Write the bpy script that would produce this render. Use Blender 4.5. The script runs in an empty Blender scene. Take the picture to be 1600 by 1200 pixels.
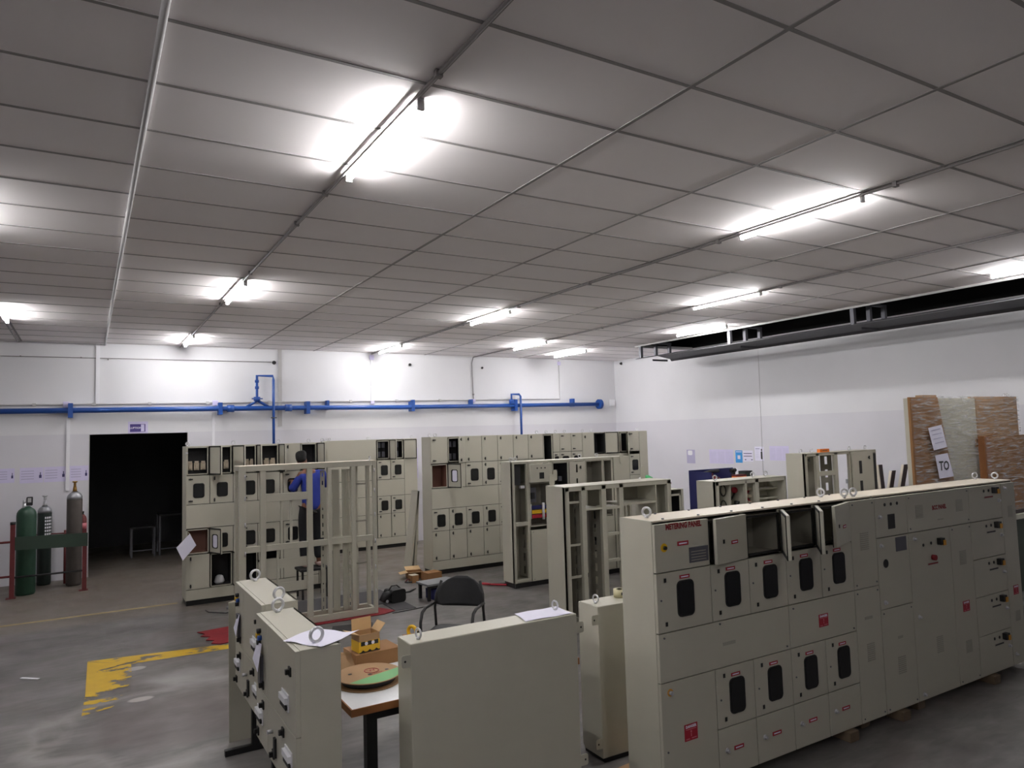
import bpy, math, random
from mathutils import Vector, Matrix
random.seed(7)
S = bpy.context.scene
C = S.collection
PI = math.pi
R = math.radians

# ---------------------------------------------------------------- materials
MATS = {}
def hx(r, g, b):
    f = lambda c: (c/255/12.92) if c/255 <= .04045 else ((c/255+.055)/1.055)**2.4
    return (f(r), f(g), f(b), 1)
def mat(name, col, rough=.5, metal=0, emit=0, var=0, vscale=6, bump=0, bscale=40, spec=.5, trans=0):
    m = bpy.data.materials.new(name); m.use_nodes = True
    nt = m.node_tree; b = nt.nodes['Principled BSDF']
    b.inputs['Base Color'].default_value = col
    b.inputs['Roughness'].default_value = rough
    b.inputs['Metallic'].default_value = metal
    b.inputs['Specular IOR Level'].default_value = spec
    if emit:
        b.inputs['Emission Color'].default_value = col
        b.inputs['Emission Strength'].default_value = emit
    if trans: b.inputs['Transmission Weight'].default_value = trans
    tc = nt.nodes.new('ShaderNodeTexCoord')
    if var:
        n = nt.nodes.new('ShaderNodeTexNoise'); n.inputs['Scale'].default_value = vscale; n.inputs['Detail'].default_value = 5
        nt.links.new(tc.outputs['Object'], n.inputs['Vector'])
        mx = nt.nodes.new('ShaderNodeMix'); mx.data_type = 'RGBA'
        mx.inputs[6].default_value = tuple(c*(1-var) for c in col[:3]) + (1,)
        mx.inputs[7].default_value = tuple(min(1, c*(1+var)) for c in col[:3]) + (1,)
        nt.links.new(n.outputs['Fac'], mx.inputs[0]); nt.links.new(mx.outputs[2], b.inputs['Base Color'])
    if bump:
        n2 = nt.nodes.new('ShaderNodeTexNoise'); n2.inputs['Scale'].default_value = bscale
        nt.links.new(tc.outputs['Object'], n2.inputs['Vector'])
        bp = nt.nodes.new('ShaderNodeBump'); bp.inputs['Strength'].default_value = bump; bp.inputs['Distance'].default_value = .01
        nt.links.new(n2.outputs['Fac'], bp.inputs['Height']); nt.links.new(bp.outputs[0], b.inputs['Normal'])
    MATS[name] = m
    return m
mat('beige', hx(180, 177, 162), .42, var=.035, vscale=3)
mat('beige_lit_pale', hx(216, 206, 188), .5, var=.03, vscale=3)  # lighter beige: lamp light put into tops, own colour on board edges
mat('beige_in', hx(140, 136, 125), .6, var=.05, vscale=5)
mat('galv', hx(150, 152, 156), .42, .6, var=.1, vscale=14)
mat('black', hx(18, 18, 19), .5, var=.1)
mat('dark', hx(30, 30, 32), .6, var=.2)
mat('rubber', hx(22, 22, 22), .75, var=.1)
mat('glass_dark', hx(26, 27, 29), .22, var=.1)
mat('chrome', hx(205, 205, 208), .34, .55, var=.05)
mat('steel', hx(196, 196, 200), .35, .6, var=.06)
mat('red', hx(158, 22, 42), .5, var=.05)
mat('red_cloth', hx(122, 14, 24), .85, var=.25, vscale=12, bump=.4)
mat('red_rust', hx(98, 34, 36), .6, var=.25, vscale=18)
mat('red_text', hx(128, 16, 26), .6, var=.04)
mat('white', hx(228, 228, 232), .5, var=.02)
mat('paper', hx(226, 224, 240), .7, var=.03, vscale=4)
mat('paper_lilac', hx(206, 200, 228), .7, var=.05, vscale=9)
mat('ink', hx(58, 52, 100), .7, var=.05)
mat('ink_dark', hx(40, 40, 46), .7, var=.05)
mat('ink_faint', hx(172, 168, 196), .7, var=.05)
mat('purple', hx(66, 54, 122), .5, var=.05)
mat('sky_blue', hx(60, 150, 220), .5, var=.08, vscale=8)
mat('blue', hx(27, 72, 146), .38, var=.08, vscale=9)
mat('blue_dark', hx(22, 26, 84), .5, var=.08)
mat('yellow', hx(214, 170, 20), .5, var=.06)
mat('orange', hx(226, 120, 40), .6, var=.08)
mat('amber', hx(200, 140, 40), .5, var=.06)
mat('copper', hx(124, 86, 72), .6, var=.12, vscale=8)
mat('cream', hx(196, 182, 160), .6, var=.12, vscale=20)
mat('green_cyl', hx(30, 62, 46), .45, var=.18, vscale=10)
mat('darkgreen_cyl', hx(26, 38, 34), .45, var=.2, vscale=10)
mat('grey_cyl', hx(72, 66, 62), .55, var=.3, vscale=9)
mat('rail_green', hx(38, 56, 44), .6, var=.2, vscale=9)
mat('brass', hx(150, 116, 60), .4, .7, var=.1)
mat('cardboard', hx(158, 126, 92), .8, var=.08, vscale=9)
mat('cardboard_dark', hx(142, 102, 62), .8, var=.12, vscale=9)
mat('cardboard_in', hx(196, 164, 120), .85, var=.06)
mat('wood_edge', hx(138, 88, 46), .5, var=.15, vscale=14)
mat('wood', hx(100, 84, 66), .75, var=.25, vscale=20)
mat('label_green', hx(112, 168, 112), .6, var=.06)
mat('laminate', hx(226, 228, 230), .35, var=.05, vscale=18)
mat('skin', hx(120, 78, 58), .6, var=.05)
mat('hair', hx(14, 13, 13), .8, var=.3, vscale=40, bump=.6)
mat('shirt', hx(34, 52, 142), .85, var=.15, vscale=14, bump=.25)
mat('trouser', hx(22, 23, 28), .85, var=.15, vscale=14)
mat('shoe', hx(176, 150, 142), .7, var=.1)
mat('tape', hx(206, 198, 160), .45, var=.08, vscale=20)
mat('duct', hx(84, 84, 88), .55, .2, var=.08, vscale=5)
mat('strap', hx(104, 104, 110), .5, .5, var=.1)
mat('recess_shade', hx(14, 13, 14), .9, var=.2)  # near black puts the shade of the unlit recess into the colour
mat('conduit', hx(178, 176, 176), .5, var=.06)
mat('conduit_dark', hx(128, 123, 123), .5, var=.1)
mat('tbar', hx(150, 146, 145), .7, var=.08)
mat('blind_green', hx(58, 66, 56), .7, var=.12)
mat('plate_grey', hx(88, 88, 96), .35, .3, var=.1, vscale=20)
mat('vent_grey', hx(156, 153, 141), .6, var=.05)
mat('mat_grey', hx(66, 64, 66), .9, var=.12, vscale=16)
mat('brown_dark', hx(48, 32, 32), .6, var=.15)
mat('green_bag', hx(50, 160, 90), .6, var=.15, vscale=14)
mat('pink', hx(196, 110, 120), .5, var=.08)
mat('tube_emit', (1, .985, .985, 1), .4, emit=34)
def tube_material():                                   # led tube: its strip faces down, so the diffuser glows most at the bottom
    m = MATS['tube_emit']; nt = m.node_tree; b = nt.nodes['Principled BSDF']
    g = nt.nodes.new('ShaderNodeNewGeometry'); sp = nt.nodes.new('ShaderNodeSeparateXYZ'); nt.links.new(g.outputs['Normal'], sp.inputs[0])
    mr = nt.nodes.new('ShaderNodeMapRange'); mr.inputs['From Min'].default_value = .35; mr.inputs['From Max'].default_value = -1
    mr.inputs['To Min'].default_value = 46; mr.inputs['To Max'].default_value = 100
    nt.links.new(sp.outputs['Z'], mr.inputs['Value']); nt.links.new(mr.outputs[0], b.inputs['Emission Strength'])
tube_material()
mat('plastic_wrap', hx(205, 205, 205), .2)

def wrap_material():                                   # clear stretch film: mostly see-through, creases whitened to stand in for glints
    m = MATS['plastic_wrap']; nt = m.node_tree; b = nt.nodes['Principled BSDF']
    tc = nt.nodes.new('ShaderNodeTexCoord'); mp = nt.nodes.new('ShaderNodeMapping')
    mp.inputs['Scale'].default_value = (3, 3, 26); mp.inputs['Rotation'].default_value = (0, .12, 0)
    n = nt.nodes.new('ShaderNodeTexNoise'); n.inputs['Scale'].default_value = 1.6; n.inputs['Detail'].default_value = 6; n.inputs['Distortion'].default_value = .8
    nt.links.new(tc.outputs['Object'], mp.inputs[0]); nt.links.new(mp.outputs[0], n.inputs['Vector'])
    rp = nt.nodes.new('ShaderNodeValToRGB')
    rp.color_ramp.elements[0].position = .44; rp.color_ramp.elements[0].color = (.04, .04, .04, 1)
    rp.color_ramp.elements[1].position = .72; rp.color_ramp.elements[1].color = (.75, .75, .75, 1)
    nt.links.new(n.outputs['Fac'], rp.inputs[0])
    tr = nt.nodes.new('ShaderNodeBsdfTransparent'); mx = nt.nodes.new('ShaderNodeMixShader')
    nt.links.new(rp.outputs[0], mx.inputs[0]); nt.links.new(tr.outputs[0], mx.inputs[1]); nt.links.new(b.outputs[0], mx.inputs[2])
    nt.links.new(mx.outputs[0], nt.nodes['Material Output'].inputs['Surface'])
    bp = nt.nodes.new('ShaderNodeBump'); bp.inputs['Strength'].default_value = .8; bp.inputs['Distance'].default_value = .02
    nt.links.new(n.outputs['Fac'], bp.inputs['Height']); nt.links.new(bp.outputs[0], b.inputs['Normal'])
wrap_material()

def floor_material():
    m = mat('concrete', hx(120, 116, 112), .55); nt = m.node_tree; b = nt.nodes['Principled BSDF']
    tc = nt.nodes.new('ShaderNodeTexCoord')
    def noise(scale, detail, sx=1, sy=1, dist=0):
        mp = nt.nodes.new('ShaderNodeMapping'); mp.inputs['Scale'].default_value = (sx, sy, 1)
        n = nt.nodes.new('ShaderNodeTexNoise'); n.inputs['Scale'].default_value = scale; n.inputs['Detail'].default_value = detail
        n.inputs['Distortion'].default_value = dist
        nt.links.new(tc.outputs['Object'], mp.inputs[0]); nt.links.new(mp.outputs[0], n.inputs['Vector']); return n
    def ramp(n, a, b_, ca, cb):
        r = nt.nodes.new('ShaderNodeValToRGB'); e = r.color_ramp.elements
        e[0].position = a; e[1].position = b_; e[0].color = ca; e[1].color = cb
        nt.links.new(n.outputs['Fac'], r.inputs[0]); return r
    def mix(f, a, b_, mode='MIX'):
        x = nt.nodes.new('ShaderNodeMix'); x.data_type = 'RGBA'; x.blend_type = mode
        if hasattr(f, 'outputs'): nt.links.new(f.outputs[0], x.inputs[0])
        else: x.inputs[0].default_value = f
        nt.links.new(a, x.inputs[6]); nt.links.new(b_, x.inputs[7]); return x.outputs[2]
    r1 = ramp(noise(.9, 7, 1, 2.2, 1.2), .32, .7, hx(72, 69, 68), hx(120, 117, 114))
    r2 = ramp(noise(5, 8, 1, 3, .6), .3, .75, hx(70, 67, 65), hx(116, 112, 109))
    r3 = ramp(noise(.55, 5, 1, 1, 1.6), .52, .68, (0, 0, 0, 1), (1, 1, 1, 1))
    brown = nt.nodes.new('ShaderNodeRGB'); brown.outputs[0].default_value = hx(86, 76, 73)
    c = mix(.5, r1.outputs[0], r2.outputs[0])
    sc = nt.nodes.new('ShaderNodeMath'); sc.operation = 'MULTIPLY'; sc.inputs[1].default_value = .6
    nt.links.new(r3.outputs[0], sc.inputs[0])
    c = mix(sc, c, brown.outputs[0])
    # soft-edged marks with a shape of their own: a brown scuffed ellipse with a pale rim, dusty patches, the tan walkway beyond the line
    sp = nt.nodes.new('ShaderNodeSeparateXYZ'); nt.links.new(tc.outputs['Object'], sp.inputs[0])
    nz = noise(1.6, 6, 1, 1, .8)
    def M(op, a, b_=None):
        k = nt.nodes.new('ShaderNodeMath'); k.operation = op
        for i, v_ in enumerate((a, b_)):
            if v_ is None: continue
            if isinstance(v_, (int, float)): k.inputs[i].default_value = v_
            else: nt.links.new(v_, k.inputs[i])
        return k.outputs[0]
    def blob(cx, cy, rx, ry, amp):
        dx = M('DIVIDE', M('SUBTRACT', sp.outputs['X'], cx), rx); dy = M('DIVIDE', M('SUBTRACT', sp.outputs['Y'], cy), ry)
        d = M('SQRT', M('ADD', M('MULTIPLY', dx, dx), M('MULTIPLY', dy, dy)))
        return M('ADD', d, M('MULTIPLY', M('SUBTRACT', nz.outputs['Fac'], .5), amp))
    def smooth(v_, a, b_, ta, tb):
        k = nt.nodes.new('ShaderNodeMapRange'); k.interpolation_type = 'SMOOTHSTEP'
        k.inputs['From Min'].default_value = a; k.inputs['From Max'].default_value = b_; k.inputs['To Min'].default_value = ta; k.inputs['To Max'].default_value = tb
        nt.links.new(v_, k.inputs['Value']); return k
    def col(cc):
        k = nt.nodes.new('ShaderNodeRGB'); k.outputs[0].default_value = cc; return k.outputs[0]
    d1 = blob(.75, 6.5, .85, .72, 1.1)
    rim = nt.nodes.new('ShaderNodeValToRGB'); e = rim.color_ramp.elements
    e[0].position = .0; e[0].color = (0, 0, 0, 1); e[1].position = 1; e[1].color = (0, 0, 0, 1)
    q = rim.color_ramp.elements.new(.62); q.color = (0, 0, 0, 1); q = rim.color_ramp.elements.new(.72); q.color = (.5, .5, .5, 1); q = rim.color_ramp.elements.new(.86); q.color = (0, 0, 0, 1)
    nt.links.new(M('MULTIPLY', d1, .6), rim.inputs[0])
    c = mix(smooth(d1, .7, 1.05, .7, 0), c, col(hx(84, 74, 71)))
    c = mix(rim, c, col(hx(150, 147, 143)))
    c = mix(smooth(blob(.85, 7.45, .5, .35, 1.6), .4, 1.1, .55, 0), c, col(hx(142, 140, 138)))
    c = mix(smooth(blob(.43, 8.08, .10, .07, .8), .7, 1.0, .8, 0), c, col(hx(172, 168, 166)))
    c = mix(smooth(blob(.43, 7.1, .12, .07, .8), .7, 1.0, .8, 0), c, col(hx(172, 164, 160)))
    c = mix(smooth(M('ADD', sp.outputs['Y'], M('MULTIPLY', nz.outputs['Fac'], .25)), 10.35, 10.75, 0, .55), c, col(hx(104, 94, 82)))
    nt.links.new(c, b.inputs['Base Color'])
    rr = ramp(noise(2.5, 5), .3, .7, (.34, .34, .34, 1), (.6, .6, .6, 1)); nt.links.new(rr.outputs[0], b.inputs['Roughness'])
floor_material()

def wall_material(name, top, low, zs):
    m = mat(name, top, .75); nt = m.node_tree; b = nt.nodes['Principled BSDF']
    g = nt.nodes.new('ShaderNodeNewGeometry'); sp = nt.nodes.new('ShaderNodeSeparateXYZ')
    nt.links.new(g.outputs['Position'], sp.inputs[0])
    mt = nt.nodes.new('ShaderNodeMath'); mt.operation = 'GREATER_THAN'; mt.inputs[1].default_value = zs
    nt.links.new(sp.outputs['Z'], mt.inputs[0])
    n = nt.nodes.new('ShaderNodeTexNoise'); n.inputs['Scale'].default_value = 1.3; n.inputs['Detail'].default_value = 6
    nt.links.new(g.outputs['Position'], n.inputs['Vector'])
    mx = nt.nodes.new('ShaderNodeMix'); mx.data_type = 'RGBA'; mx.inputs[6].default_value = low; mx.inputs[7].default_value = top
    nt.links.new(mt.outputs[0], mx.inputs[0])
    m2 = nt.nodes.new('ShaderNodeMix'); m2.data_type = 'RGBA'; m2.blend_type = 'MULTIPLY'; m2.inputs[0].default_value = .12
    nt.links.new(mx.outputs[2], m2.inputs[6]); nt.links.new(n.outputs['Fac'], m2.inputs[7])
    nt.links.new(m2.outputs[2], b.inputs['Base Color'])
wall_material('wall_paint', hx(222, 222, 225), hx(212, 211, 217), 2.4)
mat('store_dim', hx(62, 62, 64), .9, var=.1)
mat('line_faded', hx(150, 132, 88), .7, var=.1)
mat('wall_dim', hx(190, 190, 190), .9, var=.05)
mat('ceil_tile', hx(246, 241, 241), .85, var=.04, vscale=1.2, bump=.05, bscale=8)
def paint_material():                                  # floor paint worn through in patches
    m = mat('floor_paint', hx(190, 154, 22), .6, var=.12, vscale=9); nt = m.node_tree; b = nt.nodes['Principled BSDF']
    tc = nt.nodes.new('ShaderNodeTexCoord'); n = nt.nodes.new('ShaderNodeTexNoise')
    mp = nt.nodes.new('ShaderNodeMapping'); mp.inputs['Scale'].default_value = (1, 2.2, 1); mp.inputs['Location'].default_value = (3.1, .4, 0)
    n.inputs['Scale'].default_value = 3.2; n.inputs['Detail'].default_value = 9; n.inputs['Roughness'].default_value = .65
    nt.links.new(tc.outputs['Object'], mp.inputs[0]); nt.links.new(mp.outputs[0], n.inputs['Vector'])
    at = nt.nodes.new('ShaderNodeAttribute'); at.attribute_name = 'wear'
    ad = nt.nodes.new('ShaderNodeMath'); ad.operation = 'ADD'
    nt.links.new(n.outputs['Fac'], ad.inputs[0]); nt.links.new(at.outputs['Fac'], ad.inputs[1])
    gt = nt.nodes.new('ShaderNodeMath'); gt.operation = 'GREATER_THAN'; gt.inputs[1].default_value = .62
    nt.links.new(ad.outputs[0], gt.inputs[0])
    tr = nt.nodes.new('ShaderNodeBsdfTransparent'); mx = nt.nodes.new('ShaderNodeMixShader')
    nt.links.new(gt.outputs[0], mx.inputs[0]); nt.links.new(b.outputs[0], mx.inputs[1]); nt.links.new(tr.outputs[0], mx.inputs[2])
    nt.links.new(mx.outputs[0], nt.nodes['Material Output'].inputs['Surface'])
paint_material()

# ---------------------------------------------------------------- mesh builder
class MB:
    def __init__(s): s.v, s.f, s.m, s.s = [], [], [], []
    def face(s, idx, m=0, sm=False): s.f.append(idx); s.m.append(m); s.s.append(sm)
    def quad(s, pts, m=0):
        i = len(s.v); s.v += [tuple(p) for p in pts]; s.face(list(range(i, i+len(pts))), m); return s
    def box(s, x0, x1, y0, y1, z0, z1, m=0):
        i = len(s.v)
        s.v += [(x, y, z) for z in (z0, z1) for y in (y0, y1) for x in (x0, x1)]
        for a in ((0, 2, 3, 1), (4, 5, 7, 6), (0, 1, 5, 4), (2, 6, 7, 3), (0, 4, 6, 2), (1, 3, 7, 5)): s.face([i+k for k in a], m)
        return s
    def hexa(s, lo, hi, m=0):                          # two quads (bottom ring, top ring)
        i = len(s.v); s.v += [tuple(p) for p in list(lo)+list(hi)]
        s.face([i+3, i+2, i+1, i], m); s.face([i+4, i+5, i+6, i+7], m)
        for k in range(4): j = (k+1) % 4; s.face([i+k, i+j, i+4+j, i+4+k], m)
        return s
    def tube(s, pts, r, n=10, m=0, closed=False):
        pts = [Vector(p) for p in pts]; N = len(pts); rs = r if isinstance(r, (list, tuple)) else [r]*N
        i0 = len(s.v); up = None
        for k, p in enumerate(pts):
            if closed: t = pts[(k+1) % N]-pts[k-1]
            else: t = pts[min(k+1, N-1)]-pts[max(k-1, 0)]
            t.normalize()
            if up is None: up = t.orthogonal().normalized()
            u = (up-t*up.dot(t))
            u = u.normalized() if u.length > 1e-6 else t.orthogonal().normalized()
            up = u; w = t.cross(u)
            for a in range(n):
                q = p+(u*math.cos(2*PI*a/n)+w*math.sin(2*PI*a/n))*rs[k]; s.v.append(tuple(q))
        for k in range(N if closed else N-1):
            k2 = (k+1) % N
            for a in range(n):
                b = (a+1) % n; s.face([i0+k*n+a, i0+k*n+b, i0+k2*n+b, i0+k2*n+a], m, True)
        if not closed:
            s.face([i0+a for a in range(n)][::-1], m); s.face([i0+(N-1)*n+a for a in range(n)], m)
        return s
    def cyl(s, p0, p1, r, n=14, m=0, r1=None): return s.tube([p0, p1], [r, r if r1 is None else r1], n, m)
    def ring(s, c, ax, Rr, r, n=20, k=8, m=0):
        ax = Vector(ax).normalized(); u = ax.orthogonal().normalized(); w = ax.cross(u); c = Vector(c)
        return s.tube([c+(u*math.cos(2*PI*a/n)+w*math.sin(2*PI*a/n))*Rr for a in range(n)], r, k, m, True)
    def lathe(s, c, prof, n=24, m=0):
        return s.tube([(c[0], c[1], c[2]+z) for r, z in prof], [max(r, .0005) for r, z in prof], n, m)
    def prism(s, pts, y0, y1, m=0):                    # polygon in xz, extruded along y
        i = len(s.v); n = len(pts)
        s.v += [(x, y0, z) for x, z in pts]+[(x, y1, z) for x, z in pts]
        s.face(list(range(i, i+n)), m); s.face(list(range(i+2*n-1, i+n-1, -1)), m)
        for k in range(n): j = (k+1) % n; s.face([i+k, i+n+k, i+n+j, i+j], m)
        return s
    def rrect(s, x0, x1, z0, z1, y0, y1, r, m=0, n=5):
        p = []
        for cx, cz, a0 in ((x1-r, z1-r, 0), (x0+r, z1-r, 90), (x0+r, z0+r, 180), (x1-r, z0+r, 270)):
            for k in range(n+1): a = R(a0+90*k/n); p.append((cx+r*math.cos(a), cz+r*math.sin(a)))
        return s.prism(p[::-1], y0, y1, m)
    def move(s, M):
        s.v = [tuple(M @ Vector(p)) for p in s.v]; return s
    def build(s, name, mats, parent=None, loc=(0, 0, 0), rz=0, bevel=0, rot=None):
        me = bpy.data.meshes.new(name); me.from_pydata(s.v, [], s.f)
        if isinstance(mats, str): mats = [mats]
        for x in mats: me.materials.append(MATS[x])
        me.polygons.foreach_set('material_index', s.m); me.polygons.foreach_set('use_smooth', s.s)
        me.update(); o = bpy.data.objects.new(name, me); C.objects.link(o)
        o.location = loc; o.rotation_euler = rot if rot else (0, 0, rz)
        if parent: o.parent = parent
        if bevel:
            b = o.modifiers.new('bevel', 'BEVEL'); b.width = bevel; b.segments = 2; b.limit_method = 'ANGLE'; b.angle_limit = R(50)
        return o

def tag(o, label=None, cat=None, group=None, kind=None):
    if label: o['label'] = label
    if cat: o['category'] = cat
    if group: o['group'] = group
    if kind: o['kind'] = kind
    return o
def thing(name, label, cat, loc=(0, 0, 0), rz=0, group=None):
    o = bpy.data.objects.new(name, None); C.objects.link(o); o.empty_display_size = .1
    o.location = loc; o.rotation_euler = (0, 0, rz)
    return tag(o, label, cat, group)
def struct(name, mb, mats, **k): return tag(mb.build(name, mats, **k), kind='structure')
def copy_tree(o, parent=None):
    c = o.copy(); C.objects.link(c)
    if parent: c.parent = parent
    for ch in list(o.children): copy_tree(ch, c)
    return c
def text(s, size, m, parent, loc, rot=(PI/2, 0, 0), name='lettering', bold=0, align='CENTER', sx=1):
    cu = bpy.data.curves.new('t', 'FONT'); cu.body = s; cu.size = size; cu.align_x = align; cu.align_y = 'CENTER'; cu.offset = bold; cu.resolution_u = 2
    to = bpy.data.objects.new('t', cu); C.objects.link(to)
    me = bpy.data.meshes.new_from_object(to.evaluated_get(bpy.context.evaluated_depsgraph_get()))
    bpy.data.objects.remove(to); bpy.data.curves.remove(cu)
    me.materials.clear(); me.materials.append(MATS[m]); me.name = name
    o = bpy.data.objects.new(name, me); C.objects.link(o); o.parent = parent; o.location = loc; o.rotation_euler = rot; o.scale = (sx, 1, 1)
    return o

# ---------------------------------------------------------------- cabinets
# local frame: x along the front, front plane y = 0 facing -y, z up
class Cab:
    def __init__(s, label, x, y, W, D, H, base=.07, rz=0, bottom=None, name='switchgear_cabinet', cat='electrical cabinet', group=None, back=True, top='beige', sides=(1, 1), plinth=True):
        s.t = thing(name, label, cat, (x, y, 0), rz, group); s.W, s.D, s.H = W, D, H
        z0 = base if bottom is None else bottom; s.z0 = z0; T = .01
        b = MB()
        if sides[0]: b.box(0, T, .0, D, z0, H)
        if sides[1]: b.box(W-T, W, .0, D, z0, H)
        if back: b.box(T, W-T, D-T, D, z0, H)
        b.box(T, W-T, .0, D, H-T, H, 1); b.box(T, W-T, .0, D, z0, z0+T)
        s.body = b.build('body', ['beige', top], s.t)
        if plinth and bottom is None: MB().box(.01, W-.01, .015, D-.015, 0, base).build('plinth', 'black', s.t)
    def lock(s, par, x, z, kind, y=-.02):
        b = MB()
        if kind == 'bar': b.cyl((x, y, z), (x, y-.012, z), .012, 8).box(x-.008, x+.008, y-.02, y-.01, z-.024, z+.024); b.build('lock', 'dark', par)
        elif kind == 'hbar': b.cyl((x, y, z), (x, y-.012, z), .012, 8).box(x-.024, x+.03, y-.02, y-.01, z-.008, z+.008); b.build('lock', ['dark'], par)
        elif kind == 'sq': b.box(x-.008, x+.008, y-.006, y, z-.012, z+.012).build('lock', 'black', par)
        elif kind == 'chrome': b.cyl((x, y, z), (x, y-.008, z), .016, 14, 0).cyl((x, y-.008, z), (x, y-.022, z), .010, 10, 0).build('lock', 'chrome', par)
        elif kind == 'screw': b.cyl((x, y, z), (x, y-.006, z), .006, 8).build('screw', 'plate_grey', par)
        elif kind == 'yknob': b.cyl((x, y, z), (x, y-.004, z), .026, 18, 1).cyl((x, y-.004, z), (x, y-.02, z), .011, 10, 0).build('knob', ['black', 'yellow'], par)
        elif kind == 'yknob2': b.cyl((x, y, z), (x, y-.003, z), .022, 18, 1).cyl((x, y-.003, z), (x, y-.02, z), .013, 10, 0).build('knob', ['chrome', 'amber'], par)
        elif kind == 'hole': b.cyl((x, y+.001, z), (x, y-.005, z), .0125, 12).build('pilot_hole', 'black', par)
    def slab(s, name, x0, x1, z0, z1, hinge='L', ang=0, g=.004, t=.02, y=0, win=None, gasket=True, mats='beige'):
        x0 += g; x1 -= g; z0 += g; z1 -= g; w = x1-x0
        a, b = (0, w) if hinge == 'L' else (-w, 0)
        m = MB().box(a, b, -t, 0, z0, z1)
        if not ang: m.box(a-g, b+g, .0005, .004, z0-g, z1+g, 1)
        if isinstance(mats, str): mats = [mats, 'rubber']
        o = m.build(name, mats, s.t, (x0 if hinge == 'L' else x1, y, 0), R(ang)*(-1 if hinge == 'L' else 1), bevel=.004)
        if ang and gasket:
            q = MB(); e = .016; yi = .001
            for p in ((a, b, z0, z0+e), (a, b, z1-e, z1), (a, a+e, z0, z1), (b-e, b, z0, z1)): q.box(p[0]+.004*(p[0] == a), p[1], 0, .006, p[2], p[3])
            q.build('gasket', 'rubber', o)
        if win:
            cx, cz, ww, wh = win; c = (a+b)/2+cx
            r = min(.032, ww*.24)
            q = MB().rrect(c-ww/2, c+ww/2, cz-wh/2, cz+wh/2, -t-.005, -t+.003, r, 0).rrect(c-ww/2+.009, c+ww/2-.009, cz-wh/2+.009, cz+wh/2-.009, -t-.007, -t-.004, r*.8, 1)
            if ang: q.rrect(c-ww/2, c+ww/2, cz-wh/2, cz+wh/2, -.002, .005, r, 0).rrect(c-ww/2+.012, c+ww/2-.03, cz-wh/2+.012, cz+wh/2-.012, .004, .007, r*.8, 2)
            q.build('window', ['rubber', 'glass_dark', 'paper'], o)
        o['off'] = a
        return o
    def door(s, x0, x1, z0, z1, hinge='R', ang=0, win=None, locks=(), **k):
        o = s.slab('door', x0, x1, z0, z1, hinge, ang, win=win, **k)
        a = o['off']
        for (lx, lz, kd) in locks: s.lock(o, a+lx, z0+lz, kd)
        return o
    def cover(s, x0, x1, z0, z1, screws=False, **k):
        o = s.slab('cover_panel', x0, x1, z0, z1, 'L', 0, **k)
        if screws:
            for x in (.03, x1-x0-.03):
                for z in (z0+.03, z1-.03): s.lock(o, x, z, 'screw')
        return o
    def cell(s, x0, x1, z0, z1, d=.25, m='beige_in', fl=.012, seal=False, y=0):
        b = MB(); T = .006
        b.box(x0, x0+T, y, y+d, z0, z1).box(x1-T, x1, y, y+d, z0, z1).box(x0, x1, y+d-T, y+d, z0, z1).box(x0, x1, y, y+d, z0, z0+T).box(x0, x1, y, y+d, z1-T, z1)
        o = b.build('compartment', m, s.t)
        q = MB()
        for p in ((x0, x1, z0, z0+fl), (x0, x1, z1-fl, z1), (x0, x0+fl, z0, z1), (x1-fl, x1, z0, z1)): q.box(p[0], p[1], y-.008, y+.004, p[2], p[3])
        q.build('opening_frame', 'rubber' if seal else 'beige', s.t)
        return o
    def fuses(s, x0, x1, z, n, y=.08):
        w = (x1-x0)/n
        for k in range(n):
            a = x0+w*k+w*.12; b = x0+w*(k+1)-w*.12; c = (a+b)/2
            m = MB().box(a, b, y, y+.06, z-.05, z+.05).box(c-w*.2, c+w*.2, y-.03, y, z-.03, z+.02).box(c-w*.3, c+w*.3, y-.012, y, z+.05, z+.075)
            m.build('fuse_base', 'cream', s.t)
        MB().box(x0, x1, y+.06, y+.08, z-.12, z+.16).build('mounting_plate', 'dark', s.t)
    def eyes(s, pts, Rr=.024, r=.006, ax=(.25, 1, 0), z=None):
        for p in pts:
            zz = s.H if z is None else z
            MB().cyl((p[0], p[1], zz), (p[0], p[1], zz+.012), r*1.7, 10).ring((p[0], p[1], zz+.01+Rr), ax, Rr, r).build('eyebolt', 'chrome', s.t)
    def labelplate(s, par, x, z, w, h, m='red', y=-.02, txt=None, ts=.012, tm='white', name='label_plate'):
        o = MB().box(x-w/2, x+w/2, y-.003, y, z-h/2, z+h/2, 0).build(name, m, par)
        return o
EXPO = 1.5
# ---------------------------------------------------------------- room
CZ = 3.957; YW = 14.09; XR = 11.492; XL = -7.0; YB = -4.0; XE = 9.86; YE = 11.36
struct('floor', MB().box(XL, XR, YB, 18.2, -.1, 0), 'concrete')
c = MB().box(XL-.2, XE, YB, YW+.2, CZ, CZ+.02).box(XE, XR, YE, YW+.2, CZ, CZ+.02)
struct('ceiling', c, 'ceil_tile')
g = MB()
gx = [.257+1.2009*k for k in range(-6, 9)]
for x in gx:
    if XL < x < XE: g.box(x-.013, x+.013, YB, YW, CZ-.004, CZ+.001)
for k in range(-10, 21):
    y = 1.951+.6*k
    if YB < y < YW: g.box(XL, XE if y < YE else XR, y-.011, y+.011, CZ-.003, CZ+.001)
g.box(XE-.015, XE, YB, YE, CZ-.03, CZ+.03, 1); g.box(XE, XR, YE-.015, YE, CZ-.03, CZ+.03, 1)
struct('trim_1', g, ['tbar', 'conduit'])
DX0, DX1, DZ = .042, 1.565, 2.39
w = MB().box(XL, DX0, YW, YW+.22, 0, 5.2).box(DX1, XR+.2, YW, YW+.22, 0, 5.2).box(DX0, DX1, YW, YW+.22, DZ, 5.2)
struct('wall_back', w, 'wall_paint')
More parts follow.
